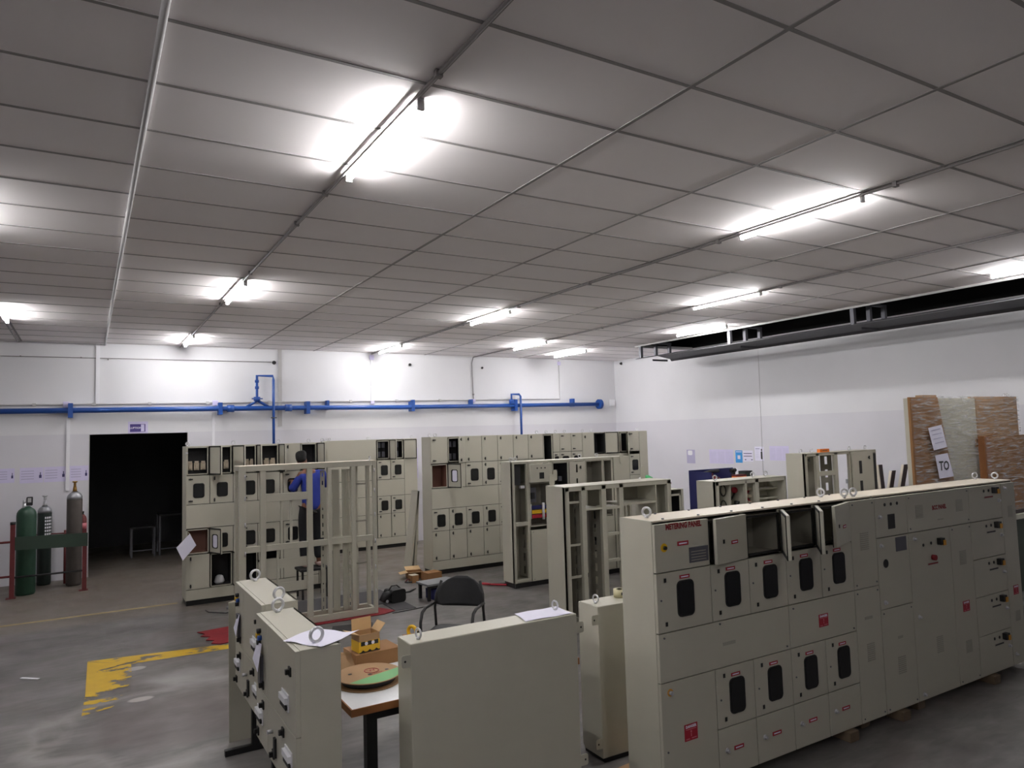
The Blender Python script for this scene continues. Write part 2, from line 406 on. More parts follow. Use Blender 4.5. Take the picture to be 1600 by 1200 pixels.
struct('wall_right', MB().box(XR, XR+.2, YB, YW, 0, 3.97).box(XR, XR+.2, YB, YW, 3.97, 5.2, 1), ['wall_paint', 'recess_shade'])  # wall above ceiling level darkened by colour to look unlit
struct('wall_left', MB().box(XL-.2, XL, YB, YW, 0, 4.2), 'wall_paint')
struct('wall_front', MB().box(XL, XR, YB-.2, YB, 0, 5.2), 'wall_paint')
struct('ceiling_recess', MB().box(XE-1.5, XR+.2, YB, YE+1.2, 5.1, 5.2).box(XE-1.5, XE-1.45, YB, YE+1.2, 4.0, 5.1).box(XE-1.5, XR, YE+1.15, YE+1.2, 4.0, 5.1), 'recess_shade')
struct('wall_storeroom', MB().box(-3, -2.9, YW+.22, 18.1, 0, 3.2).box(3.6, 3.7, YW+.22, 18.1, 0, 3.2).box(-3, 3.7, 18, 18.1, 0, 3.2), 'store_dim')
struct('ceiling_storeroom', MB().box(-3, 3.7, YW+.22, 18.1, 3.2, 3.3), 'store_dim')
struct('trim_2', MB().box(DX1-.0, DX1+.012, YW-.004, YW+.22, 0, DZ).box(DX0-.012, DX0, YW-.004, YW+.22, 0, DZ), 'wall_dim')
# painted markings on the floor, worn
def paint(name, pts, wear, sub=14, m='floor_paint'):
    me = bpy.data.meshes.new(name); vs, fs, at = [], [], []
    a, b, c_, d = [Vector((p[0], p[1], .002)) for p in pts]
    for i in range(sub+1):
        for j in range(sub+1):
            u, v_ = i/sub, j/sub
            vs.append(tuple((a*(1-u)+b*u)*(1-v_)+(d*(1-u)+c_*u)*v_)); at.append(wear(u, v_))
    for i in range(sub):
        for j in range(sub):
            k = i*(sub+1)+j; fs.append((k, k+sub+1, k+sub+2, k+1))
    me.from_pydata(vs, [], fs); me.materials.append(MATS[m])
    A = me.attributes.new('wear', 'FLOAT', 'POINT'); A.data.foreach_set('value', at)
    o = bpy.data.objects.new(name, me); C.objects.link(o); tag(o, kind='structure'); return o
# u runs left to right, v from far to near
paint('floor_marking', [(.03, 8.64), (1.42, 8.40), (1.38, 8.22), (.40, 8.27)], lambda u, v: .05+.05*v)
paint('floor_marking', [(.031, 8.62), (.407, 8.27), (.37, 7.25), (.012, 7.45)], lambda u, v: -.05+.22*u*v+.12*u)
paint('floor_marking', [(.012, 7.47), (.37, 7.27), (.20, 7.02), (-.012, 6.95)], lambda u, v: .14+.05*u-.16*max(0, v-.8)*4)
paint('floor_marking', [(-6.5, 11.02), (1.1, 11.0), (1.1, 10.935), (-6.5, 10.955)], lambda u, v: .03, 14, 'line_faded')

# ---------------------------------------------------------------- tube lights
def make_tube():
    t = thing('tube_light', '', 'tube light', group='ceiling tube lights')
    MB().box(-.016, .016, 0, 1.2, CZ-.020, CZ-.004).build('batten', 'white', t)
    MB().cyl((0, .02, CZ-.048), (0, 1.18, CZ-.048), .0145, 14).build('tube', 'tube_emit', t)
    for y in (0, 1.18): MB().box(-.02, .02, y, y+.02, CZ-.068, CZ-.004).build('end_cap', 'conduit', t)
    return t
TL = [(1.472, 3.29, 'long bright tube light high up in the centre, largest on the ceiling'),
      (1.472, 8.05, 'tube light on the centre conduit, in front of the last one before the far wall'),
      (1.472, 12.45, 'tube light on the centre conduit nearest the wall above the dark doorway'),
      (-.944, 10.5, 'tube light at the far left edge, cut off by the frame'),
      (5.09, 3.17, 'bright tube light on the right, alone above the metering panel'),
      (5.12, 8.53, 'tube light mid ceiling, on the same conduit ahead of the white downpipe'),
      (5.09, 12.5, 'tube light directly above the white conduit with violet junction box'),
      (7.47, 6.12, 'tube light right of middle, on the conduit left of the dark gutter'),
      (7.49, 11.17, 'tube light left of the lamp nearest the room corner'),
      (9.13, 12.1, 'tube light nearest the right end of the far wall'),
      (9.34, 8.4, 'tube light hanging beside the far end of the dark gutter'),
      (9.34, 3.08, 'tube light at the right edge beside the dark gutter')]
TL += [(-.944, 5.72, 'tube light left of the frame on the conduit of the leftmost visible lamp'),
      (1.45, -1.4, 'added unseen tube light behind the camera, fills the near fronts'), (-.93, .9, 'added unseen tube light above left of the camera, lifts the ceiling')]  # both added out of view to brighten the near fronts and ceiling
t0 = make_tube()
for i, (x, y, lab) in enumerate(TL):
    o = t0 if i == 0 else copy_tree(t0)
    o.location = (x, y, 0); o['label'] = lab
# ---------------------------------------------------------------- conduits and wires
def conduit(pts, r, m, lab, clips=(), cat='conduit', name='conduit', group=None):
    t = thing(name, lab, cat, group=group)
    MB().tube(pts, r, 8).build('pipe', m, t)
    for p in clips:
        MB().box(p[0]-r*1.8, p[0]+r*1.8, p[1]-r*1.6, p[1]+r*1.2, p[2]-r*1.8, p[2]+r*1.8).build('clip', m, t)
    return t
zc = CZ-.022
conduit([(.25, YB, zc), (.25, YW-.02, zc)], .017, 'conduit', 'pale conduit along the ceiling, leftmost full-length line')
conduit([(1.435, YB, zc), (1.435, YW-.02, zc)], .010, 'conduit_dark', 'dark conduit carrying the centre row of tube lights', [(1.435, y, zc) for y in (3.0, 4.9, 5.7, 7.6, 9.5, 12.3)])
conduit([(5.06, YB, zc), (5.06, YW-.02, zc)], .011, 'conduit_dark', 'dark conduit carrying the tube lights that end above the white downpipe', [(5.06, y, zc) for y in (2.9, 4.6, 6.6, 8.2, 9.9, 12.4)])
conduit([(7.44, YB, zc), (7.44, YW-.02, zc), (7.4, YW-.02, 3.8), (7.42, YW-.02, 2.98)], .010, 'conduit_dark', 'dark conduit that turns down the far wall from the ceiling', [(7.42, YW-.02, 3.1), (7.44, 5.8, zc), (7.44, 9.4, zc)])
conduit([(-.985, 9.9, zc), (-.985, YW-.02, zc)], .012, 'conduit_dark', 'short dark conduit behind the leftmost tube light')
yw = YW-.016
conduit([(XL+.1, yw, 2.87), (-1.6, yw, 2.89), (9.77, yw, 3.0), (9.77, yw, 3.93)], .014, 'conduit', 'long grey conduit running level above the blue pipe', [(x, yw, 2.906+.0095*x) for x in (-.75, .1, .95, 1.9, 3.0, 4.6, 5.6, 6.6, 8.6)])
def trunk(x, z0, z1, wd, lab, m='white', y=YW, clips=()):
    t = thing('cable_trunking', lab, 'cable trunking')
    MB().box(x-wd/2, x+wd/2, y-.022, y, z0, z1).build('channel', m, t)
    for z in clips: MB().box(x-wd/2-.012, x+wd/2+.012, y-.026, y-.001, z-.015, z+.015).build('clip', m, t)
trunk(.15, 2.9, CZ, .06, 'white trunking dropping from the ceiling left of the doorway sign')
trunk(3.2, 2.47, CZ, .07, 'grey trunking on the wall right of the first blue loop', 'conduit')
trunk(5.055, 2.95, 3.9, .035, 'thin white trunking below the violet box and the wall lamp glow', clips=(3.25,))
trunk(-.27, 1.46, 2.83, .05, 'white trunking dropping behind the tall grey gas cylinder')
trunk(2.0, 1.4, 2.86, .045, 'white trunking dropping from the blue pipe right of the doorway', clips=(2.55,))
def jbox(x, z, s_, lab, m='paper_lilac', y=YW):
    t = thing('junction_box', lab, 'junction box')
    MB().box(x-s_, x+s_, y-.045, y-.023, z-s_, z+s_).build('box', m, t, bevel=.006)
    MB().box(x-s_*.8, x+s_*.8, y-.05, y-.045, z-s_*.8, z+s_*.8).build('lid', m, t)
jbox(5.055, 3.86, .05, 'violet junction box under the tube light at the top of the white trunking')
jbox(5.06, 2.93, .04, 'violet junction box at the bottom of the white trunking')
jbox(7.42, 2.96, .04, 'violet junction box where the dark conduit meets the level conduit')
jbox(9.77, 3.86, .045, 'violet junction box under the tube light nearest the corner')
jbox(-.3, 2.9, .05, 'violet junction box over the leftmost blue clamp')
jbox(2.03, 2.92, .05, 'violet junction box above the blue clamp right of the doorway')
jbox(11.36, 2.9, .085, 'white switch box at the corner of the far wall', 'white')
conduit([(XL+.1, yw, 3.68), (3.08, yw, 3.71)], .006, 'conduit_dark', 'thin grey cable stretched along the top of the wall to the dome camera', [(-.95, yw, 3.7), (-.1, yw, 3.703), (.3, yw, 3.68)], 'cable', 'cable')
conduit([(XR-.006, 9.56, 3.9), (XR-.006, 9.58, 2.6), (XR-.006, 9.6, 1.2)], .003, 'conduit', 'thin cable hanging down the right wall', (), 'cable', 'cable')
def camera_(loc, d, lab, s_=1):
    t = thing('security_camera', lab, 'security camera', loc)
    d = Vector(d)
    MB().cyl((0, 0, 0), tuple(d*.02*s_), .04*s_, 14).build('mount', 'white', t)
    MB().cyl(tuple(d*.02*s_), tuple(d*.06*s_), .034*s_, 14, 0, .02*s_).build('dome', 'black', t)
camera_((3.09, YW, 3.70), (0, -1, 0), 'black dome camera at the end of the thin cable', 1.2)
camera_((5.909, YW, 3.731), (0, -1, 0), 'small black camera on the wall right of the violet junction box')
camera_((7.667, YW, 3.703), (0, -1, 0), 'tiny black camera right of the dark conduit bend', .8)
camera_((XR, 13.77, 3.87), (-1, 0, 0), 'small camera on the right wall by the room corner', 1.1)
# ---------------------------------------------------------------- compressed air pipe
ap = thing('air_pipe', 'long blue pipe along the far wall with two looped drops', 'pipe')
yp = YW-.13; pz = lambda x: 2.798+.0062*x
MB().tube([(XL+.05, yp, pz(XL)), (3.35, yp, pz(3.35)-.0), (5.6, yp, pz(5.6)-.015), (10.85, yp, pz(10.85))], .046, 12).build('main_pipe', 'blue', ap)
for x, h in ((-.24, .12), (2.1, .11), (3.7, .12), (5.9, .1), (8.44, .13)):
    MB().box(x-.035, x+.035, yp-.055, YW-.0, pz(x)-h, pz(x)+h).build('clamp', 'blue', ap)
for x in (4.1, 5.93, 7.32, 10.09):
    MB().box(x-.025, x+.025, yp-.02, YW, pz(x)-.05, pz(x)+.14).build('hanger', 'blue', ap)
for x in (2.28, 3.33): MB().cyl((x-.06, yp, pz(x)), (x+.06, yp, pz(x)), .068, 12).build('coupling', 'blue', ap)
MB().cyl((10.84, yp, pz(10.84)), (10.87, yp, pz(10.84)), .12, 14).cyl((10.89, yp, pz(10.84)), (10.92, yp, pz(10.84)), .12, 14).build('end_flange', 'blue', ap)
yq = yp
b = MB().tube([(2.55, yq, pz(2.5)+.02), (2.75, yq, 2.95), (2.75, yq, 3.43), (3.04, yq, 3.43), (3.04, yq-.06, 3.35), (3.04, yq-.06, 1.6)], .026, 10).tube([(2.97, yq, pz(2.9)+.02), (2.76, yq, 2.96)], .026, 10)
b.build('drop_pipe', 'blue', ap)
MB().cyl((2.75, yq, 2.95), (2.75, yq, 3.03), .06, 12).box(2.66, 2.85, yq-.03, yq+.03, 2.985, 3.005).build('valve', 'blue', ap)
for z in (3.18, 3.3): MB().cyl((2.75, yq, z), (2.75, yq, z+.05), .038, 10).build('union', 'blue', ap)
MB().cyl((3.04, yq-.06, 2.62), (3.04, yq-.06, 2.64), .05, 10).box(2.99, 3.09, yq-.1, yq-.05, 2.62, 2.64).build('pipe_clip', 'plate_grey', ap)
MB().tube([(8.35, yq, pz(8.35)), (8.35, yq, 3.1), (8.556, yq, 3.1), (8.556, yq-.06, 3.05), (8.556, yq-.06, 1.6)], .026, 10).build('drop_pipe', 'blue', ap)
MB().cyl((8.35, yq, 2.9), (8.35, yq, 2.98), .06, 12).box(8.27, 8.45, yq-.06, yq-.03, 2.88, 2.92).build('valve', 'blue', ap)
# ---------------------------------------------------------------- door sign and notices on the far wall
sg = thing('door_sign', 'small purple sign over the dark doorway', 'sign')
MB().box(.615, .925, YW-.006, YW-.0005, 2.395, 2.6).build('backing', 'paper_lilac', sg)
MB().box(.645, .885, YW-.009, YW-.006, 2.42, 2.555).build('panel', 'purple', sg)
MB().box(.815, .868, YW-.011, YW-.009, 2.427, 2.548).build('pictogram', 'paper_lilac', sg)
text('LUPTION', .046, 'paper', sg, (.735, YW-.0095, 2.488), bold=.001)
def notice(x0, x1, z0, z1, lab, axis='y', pos=YW, kind='lines', name='wall_notice', face='paper_lilac'):
    t = thing(name, lab, 'notice')
    # local builder: u along the wall to the viewer's right, v up, built facing the room
    def P(mb, a, b, c_, d, k, m=0):
        if axis == 'y': mb.box(a, b, pos-.001-.001*k, pos-.0002-.001*(k-1), c_, d, m)
        else: mb.box(pos-.001-.001*k, pos-.0002-.001*(k-1), b, a, c_, d, m)
        return mb
    P(MB(), x0, x1, z0, z1, 1).build('sheet', face, t)
    w_, h = x1-x0, z1-z0
    q = MB()
    if kind == 'lines':
        for k in range(6): P(q, x0+w_*.08, x0+w_*(.92 if k % 2 else .84), z0+h*(.86-.12*k), z0+h*(.90-.12*k), 2)
        q.build('print', 'ink_faint', t)
    elif kind == 'table':
        for k in range(7): P(q, x0+w_*.06, x0+w_*.94, z0+h*(.08+.12*k), z0+h*(.10+.12*k), 2)
        for k in range(4): P(q, x0+w_*(.06+.285*k), x0+w_*(.075+.285*k), z0+h*.08, z0+h*.82, 2)
        q.build('print', 'ink_faint', t)
    elif kind == 'icon':
        for k in range(4): P(q, x0+w_*.06, x0+w_*.6, z0+h*(.75-.17*k), z0+h*(.80-.17*k), 2)
        q.build('print', 'ink_faint', t)
        q = MB(); P(q, x0+w_*.82, x0+w_*.93, z0+h*.3, z0+h*.5, 2); P(q, x0+w_*.855, x0+w_*.895, z0+h*.5, z0+h*.68, 2); q.build('symbol', 'ink', t)
    elif kind == 'figure':
        P(q, x0+w_*.1, x0+w_*.6, z0+h*.82, z0+h*.9, 2)
        for k in range(5): P(q, x0+w_*.1, x0+w_*.5, z0+h*(.68-.12*k), z0+h*(.71-.12*k), 2)
        q.build('print', 'ink_faint', t)
        q = MB(); P(q, x0+w_*.72, x0+w_*.9, z0+h*.12, z0+h*.68, 2); P(q, x0+w_*.76, x0+w_*.86, z0+h*.7, z0+h*.86, 2); q.build('symbol', 'ink_dark', t)
    elif kind == 'blank': P(q, x0+w_*.3, x0+w_*.7, z0+h*.6, z0+h*.9, 2); q.build('print', 'paper', t)
    return t
notice(-1.24, -1.0, 1.64, 1.87, 'lilac notice at the left edge of the photo above the green cylinders', kind='icon')
notice(-.93, -.61, 1.62, 1.87, 'lilac notice second from the left edge, with a purple symbol', kind='icon')
notice(-.60, -.29, 1.62, 1.87, 'lilac notice just left of the white trunking', kind='icon')
notice(-.24, .03, 1.62, 1.87, 'lilac notice between the white trunking and the doorway', kind='icon')
notice(5.86, 6.06, 1.32, 1.95, 'tall pale notice between the two rows of cabinets on the far wall', kind='lines')
N = lambda y0, y1, z0, z1, lab, kind, **k: notice(y0, y1, z0, z1, lab, 'x', XR, kind, **k)
def NR(y0, y1, z0, z1, lab, kind, face='paper_lilac'):   # right wall: x grows towards -y
    t = thing('wall_notice', lab, 'notice', (XR, y0, 0), -PI/2)
    w_ = y0-y1; h = z1-z0
    MB().box(0, w_, -.002, -.0004, z0, z1).build('sheet', face, t)
    q = MB(); m = 'ink_faint'
    if kind == 'table':
        for c3 in range(3):
            a = w_*(.03+.33*c3)
            for k in range(8): q.box(a, a+w_*.27, -.003, -.002, z0+h*(.1+.1*k), z0+h*(.115+.1*k))
        q.build('print', m, t)
    elif kind == 'lines':
        for k in range(2): q.box(w_*.05, w_*.9, -.003, -.002, z0+h*(.7-.25*k), z0+h*(.76-.25*k))
        q.build('print', 'ink', t)
        for x in (.15, .8): MB().box(w_*x, w_*(x+.15), -.003, -.002, z0+h*.12, z0+h*.2).build('signature', 'ink', t)
    elif kind == 'figure':
        q.box(w_*.1, w_*.55, -.003, -.002, z0+h*.8, z0+h*.88)
        for k in range(5): q.box(w_*.1, w_*.45, -.003, -.002, z0+h*(.68-.12*k), z0+h*(.7-.12*k))
        q.build('print', m, t)
        MB().rrect(w_*.66, w_*.86, z0+h*.1, z0+h*.66, -.003, -.002, .02).rrect(w_*.7, w_*.82, z0+h*.68, z0+h*.84, -.003, -.002, .02).build('symbol', 'ink_dark', t)
    elif kind == 'poster':
        q.box(w_*.1, w_*.9, -.003, -.002, z0+h*.86, z0+h*.92).box(w_*.3, w_*.7, -.003, -.002, z0+h*.3, z0+h*.6); q.build('print', 'paper', t)
    elif kind == 'frame':
        q.box(w_*.1, w_*.9, -.003, -.002, z0+h*.06, z0+h*.12); q.build('print', m, t)
        MB().rrect(w_*.15, w_*.7, z0+h*.6, z0+h*.94, -.003, -.002, .03).build('glare', 'white', t)
NR(11.67, 11.42, 1.43, 1.73, 'small pale framed notice, leftmost on the right-hand wall', 'frame', 'ink_faint')
NR(11.0, 10.33, 1.44, 1.74, 'wide lilac notice made of three printed sheets on the right wall', 'table')
NR(10.28, 10.1, 1.47, 1.72, 'bright blue poster on the right wall', 'poster', 'sky_blue')
NR(10.08, 9.83, 1.5, 1.72, 'white sheet with two printed lines beside the blue poster', 'lines', 'paper')
NR(9.78, 9.56, 1.52, 1.8, 'notice with a dark standing figure on the right wall', 'figure', 'paper')
NR(9.42, 8.97, 1.53, 1.81, 'wide lilac notice on the right wall partly behind the tall open cabinet', 'table')
# ---------------------------------------------------------------- gutter hung under the open roof strip
gt = thing('roof_gutter', 'long dark sheet metal gutter hung along the right wall', 'gutter')
pf = [(9.80, 3.665), (9.86, 3.685), (10.35, 3.765), (10.76, 3.70), (10.80, 3.655)]
m_ = MB()
for k in range(4):
    (xa, za), (xb, zb) = pf[k], pf[k+1]
    m_.hexa([(xa, YB+.05, za), (xb, YB+.05, zb), (xb, 11.3, zb), (xa, 11.3, za)], [(xa, YB+.05, za+.006), (xb, YB+.05, zb+.006), (xb, 11.3, zb+.006), (xa, 11.3, za+.006)])
m_.build('sheet', 'duct', gt)
for y in (11.24, 8.85, 6.45, 4.05, 1.65):
    for x, z0_ in ((9.90, 3.69), (10.31, 3.76), (10.70, 3.71)):
        MB().box(x-.03, x+.03, y-.03, y+.03, z0_, 4.02).build('hanger_strap', 'strap', gt)
    MB().box(9.86, 10.75, y-.02, y+.02, 4.0, 4.04).build('hanger_bar', 'strap', gt)
    MB().box(10.36, 10.79, y+.16, y+.17, 3.66, 3.70).build('joint', 'strap', gt)
# ---------------------------------------------------------------- far row of cabinets
ZR = [.07, .215, .68, 1.03, 1.355, 1.75, 2.15]
HB = lambda w, h: [(.05, h-.05, 'hbar'), (.05, .05, 'hbar')]
VB = lambda w, h: [(.055, h-.05, 'bar'), (.055, .05, 'bar')]
def windoor(c, x0, x1, r, locks='H', **k):
    z0, z1 = ZR[r], ZR[r+1]; w, h = x1-x0, z1-z0
    return c.door(x0, x1, z0, z1, win=(.01, (z0+z1)/2-.01, .145, min(.2, h*.56)), locks=(HB if locks == 'H' else VB)(w, h), **k)
def soliddoor(c, x0, x1, r, locks='V', z0=None, z1=None, **k):
    z0 = ZR[r] if z0 is None else z0; z1 = ZR[r+1] if z1 is None else z1
    return c.door(x0, x1, z0, z1, locks=(HB if locks == 'H' else VB)(x1-x0, z1-z0), **k)
# A: row with fuse chambers right of the doorway
A = Cab('long beige cabinet with open fuse chambers, right of the dark doorway', 1.165, 10.658, 1.95, .42, 2.15)
cols = [(0, .302), (.302, .605), (.705, .935), (.935, 1.245), (1.29, 1.545), (1.545, 1.80)]
for k, (a, b) in enumerate(cols):
    if k == 4: soliddoor(A, a, b, 5, ang=6)
    else:
        A.cell(a+.01, b-.02, 1.76, 2.14, .2, 'dark', .014)
        if k < 4: A.fuses(a+.02, b-.03, 1.87, 3, .1)
        A.slab('door', a, b, 1.75, 2.15, 'R', (112, 112, 92, 92, 0, 100)[k])
    if k != 0: windoor(A, a, b, 4, 'V' if k % 2 else 'H')
    else: windoor(A, a, b, 4)
A.cover(.605, .705, 1.355, 2.15); A.cover(1.245, 1.29, .215, 1.73); A.cover(1.80, 1.95, .07, 2.15)
A.cover(0, .705, 1.03, 1.355); A.cover(.705, 1.80, 1.03, 1.355)
A.cell(.01, .29, .69, 1.02, .22, 'copper', .014)
A.slab('door', 0, .302, .68, 1.03, 'R', 112, win=(0, .85, .14, .19))
for k in (1, 2, 3, 4, 5): windoor(A, *cols[k], 2, 'H')
soliddoor(A, 0, .302, 1)
A.cell(.312, .59, .22, .67, .3, 'dark', .014); A.slab('door', .302, .605, .215, .68, 'R', 92)
A.cover(.605, .705, .215, 1.03)
A.cell(.71, .93, .24, .66, .3, 'dark', .014); A.cell(.945, 1.24, .5, .66, .3, 'dark', .014); A.cover(.935, 1.245, .215, .49)
A.cover(1.29, 1.545, .215, .68); A.cover(1.545, 1.80, .215, .68); A.cover(0, .705, .07, .215); A.cover(.705, 1.80, .07, .215)
A.eyes([(.03, .1), (.06, .3), (.63, .1), (.66, .3), (1.26, .1), (1.9, .1), (1.7, .1)])
A.lock(A.t, .012, 2.06, 'chrome', 0)
bag = thing('plastic_bag', 'crumpled white bag inside the open lower chamber right of the solid door', 'bag', (1.61, 10.78, .232))
q = MB(); random.seed(3)
rr = [(random.uniform(-.012, .012), random.uniform(-.012, .012)) for _ in range(9)]
q.lathe((0, 0, 0), [(.05, 0), (.075, .03), (.06, .07), (.05, .1), (.03, .115), (.006, .12)], 9); q.build('bag', 'white', bag)
# B: row against the far wall
B = Cab('beige cabinet against the far wall, half hidden behind the standing open frame', 3.96, 13.6, 1.865, .42, 2.16)
for r in range(1, 6): B.cover(0, .99, ZR[r], ZR[r+1]+(.01 if r == 5 else 0))
B.cover(0, 1.865, .07, .215)
for a, b in ((1.0, 1.285), (1.29, 1.58)):
    B.cell(a+.01, b-.02, 1.77, 2.13, .2, 'dark', .014); 
    windoor(B, a, b, 4); windoor(B, a, b, 2); soliddoor(B, a, b, 1)
    for z in (1.86, 2.04):
        for k in range(2): MB().box(a+.05+.09*k, a+.11+.09*k, .07, .14, z-.05, z+.05).build('fuse_base', 'plate_grey', B.t)
B.slab('door', 1.0, 1.285, 1.75, 2.15, 'R', 95); B.slab('door', 1.29, 1.58, 1.75, 2.15, 'R', 140)
B.cover(1.0, 1.58, 1.03, 1.355); B.cover(1.58, 1.865, 1.03, 2.16); B.cover(1.58, 1.865, .215, 1.03)
B.eyes([(.05, .1), (.15, .3), (.86, .1), (.96, .3), (1.8, .1)])
# C: long row to the right
Cc = Cab('long beige cabinet row standing centre right in front of the far wall', 4.716, 10.465, 4.55, .34, 2.18)
cw = [(0, .303), (.303, .615), (.615, .925), (.925, 1.23), (1.23, 1.54), (1.54, 1.84), (1.84, 2.15)]
for k, (a, b) in enumerate(cw):
    if k == 1:
        Cc.cell(a+.01, b-.05, 1.77, 2.16, .2, 'dark', .014); soliddoor(Cc, a, b, 5, ang=45, z1=2.18)
        for i in range(2):
            for z in (1.86, 2.06): MB().box(a+.05+.08*i, a+.1+.08*i, .06, .12, z-.05, z+.04).build('fuse_base', 'plate_grey', Cc.t)
    else: soliddoor(Cc, a, b, 5, 'H' if k == 0 else 'V', z1=2.18)
    if k: windoor(Cc, a, b, 4, 'V' if k == 3 else 'H')
Cc.cell(.01, .29, 1.365, 1.74, .22, 'copper', .014); Cc.slab('door', 0, .303, 1.355, 1.75, 'R', 112, win=(0, 1.55, .14, .2))
Cc.cover(0, 1.23, 1.03, 1.355); Cc.cover(1.23, 2.15, 1.03, 1.355)
for k in range(7): windoor(Cc, *cw[k], 2, 'H' if k % 2 == 0 else 'V'); soliddoor(Cc, *cw[k], 1)
Cc.cover(0, 2.15, .07, .215)
Cc.cell(2.16, 2.35, 1.36, 2.16, .25, 'dark', .014)
Cc.cover(2.36, 2.5, 1.85, 2.18); soliddoor(Cc, 2.5, 2.75, 5, 'H', 1.85, 2.18); soliddoor(Cc, 2.75, 3.0, 5, 'H', 1.85, 2.18)
for a, b in ((2.36, 2.5), (2.5, 2.75), (2.75, 3.0)): Cc.door(a, b, 1.47, 1.85, win=(0, 1.69, min(.14, (b-a)*.6), .17), locks=[(.04, .33, 'hbar')])
Cc.cover(2.15, 3.0, .07, 1.35); Cc.cover(2.36, 3.0, 1.35, 1.47); Cc.cover(3.0, 3.27, .07, 2.18)
Cc.lock(Cc.t, 3.06, 2.1, 'bar')
Cc.cell(3.28, 3.52, 1.8, 2.16, .22, 'dark', .014, True); Cc.slab('door', 3.27, 3.53, 1.78, 2.18, 'R', 140)
Cc.cell(3.78, 3.88, 1.8, 2.16, .22, 'dark', .014); Cc.cell(3.9, 4.06, 1.8, 2.16, .22, 'dark', .014)
soliddoor(Cc, 3.88, 4.085, 5, ang=50, z1=2.18); soliddoor(Cc, 4.085, 4.345, 5, 'H', 1.8, 2.18)
Cc.cover(3.53, 3.78, 1.78, 2.18); windoor(Cc, 4.085, 4.345, 4, 'H'); Cc.cover(3.27, 4.085, .07, 1.78); Cc.cover(4.085, 4.345, .07, 1.355); Cc.cover(4.345, 4.55, .07, 2.18)
Cc.eyes([(.04, .1), (.14, .1), (.2, .25), (2.1, .1), (2.3, .1), (2.5, .1), (2.7, .1), (3.1, .1), (3.3, .1), (4.4, .1)])
# ---------------------------------------------------------------- open frames
def perf(mb, x0, x1, z0, z1, y, n, sw=.02, sh=.09, t=.004, m=0):     # sheet with one column of slots cut right through
    cx = (x0+x1)/2; st = (z1-z0)/n
    mb.box(x0, cx-sw/2, y, y+t, z0, z1, m).box(cx+sw/2, x1, y, y+t, z0, z1, m)
    z = z0
    for k in range(n):
        c_ = z0+st*(k+.5); mb.box(cx-sw/2, cx+sw/2, y, y+t, z, c_-sh/2, m); z = c_+sh/2
    mb.box(cx-sw/2, cx+sw/2, y, y+t, z, z1, m); return mb
def post(par, x0, x1, z0, z1, d=.05, y=0, name='upright', m='beige'):
    return MB().box(x0, x1, y, y+d, z0, z1).build(name, m, par, bevel=.004)
def rail(par, x0, x1, z0, z1, y=0, d=.04, name='cross_rail', m='beige'):
    return MB().box(x0, x1, y, y+d, z0, z1).build(name, m, par, bevel=.003)
def perfx(mb, x, y0, y1, z0, z1, n, sw=.035, sh=.09, t=.004, cy=None):  # the same, standing edge-on as a divider
    cy = (y0+y1)/2 if cy is None else cy; st = (z1-z0)/n; z = z0
    mb.box(x, x+t, y0, cy-sw/2, z0, z1).box(x, x+t, cy+sw/2, y1, z0, z1)
    for k in range(n):
        c_ = z0+st*(k+.5); mb.box(x, x+t, cy-sw/2, cy+sw/2, z, c_-sh/2); z = c_+sh/2
    mb.box(x, x+t, cy-sw/2, cy+sw/2, z, z1); return mb
# N: free standing skeleton on the red cloth
N_ = thing('panel_frame', 'empty beige panel frame standing on red cloth, seen right through', 'panel frame', (1.504, 8.665, .012))
W_, H_, D_ = 1.65, 1.895, .30
for y in (0, D_-.05):
    for a, b in ((0, .078), (W_-.045, W_)): post(N_, a, b, 0, H_, .05, y)
for y in (0, D_-.05):
    rail(N_, .078, W_-.045, H_-.06, H_, y, .05, 'top_rail'); rail(N_, .078, W_-.045, 0, .075, y, .05, 'bottom_rail')
for x in (0, W_-.04): rail(N_, x, x+.04, H_-.05, H_, .05, D_-.1, 'side_rail'); rail(N_, x, x+.04, 0, .06, .05, D_-.1, 'side_rail')
MB().box(0, W_, 0, D_, H_, H_+.004).build('lit_top_sheet', 'beige_lit_pale', N_)  # lighter sheet puts the lit top of the rail into colour
for a, b in ((.236, .301), (.782, .845), (1.03, 1.075), (1.325, 1.38)): post(N_, a, b, .075, H_-.06, .06)
rail(N_, .301, .782, 1.47, 1.56, .0, .04, 'mounting_rail'); rail(N_, .078, 1.6, .90, .97, .01, .05, 'mounting_rail')
for a in (.47, .58): post(N_, a, a+.03, .97, 1.47, .02, .03, 'busbar_support')
for z0, z1 in ((.68, .79), (.40, .51)): MB().box(.301, .782, .06, .066, z0, z1).build('mounting_plate', 'beige', N_)
post(N_, .43, .45, .08, .9, .02, .05, 'busbar_support')
for a, b in ((1.11, 1.2), (1.235, 1.295)):
    for z0, z1 in ((.98, 1.8), (.08, .9)): MB().box(a, b, .1, .106, z0, z1).box(a, a+.012, .075, .1, z0, z1).build('mounting_plate', 'beige', N_)
for a in (.97, 1.305):
    for z0, z1, n in ((.98, 1.8, 8), (.08, .9, 8)): perf(MB(), a, a+.055, z0, z1, .12, n, .014, .05).build('slotted_strip', 'beige', N_)
MB().box(1.385, 1.47, .2, .206, .98, 1.83).box(1.385, 1.47, .2, .206, .08, .9).build('mounting_plate', 'beige', N_)
for z in (1.6, 1.14, .62): MB().box(1.39, 1.53, .05, .07, z, z+.02).build('bracket', 'beige_in', N_)
for z in (.25, .55, .87, 1.2, 1.5, 1.75):
    for x in (.066, W_-.03): MB().cyl((x, -.008, z), (x, -.008, z+.05), .008, 8).build('hinge', 'steel', N_)
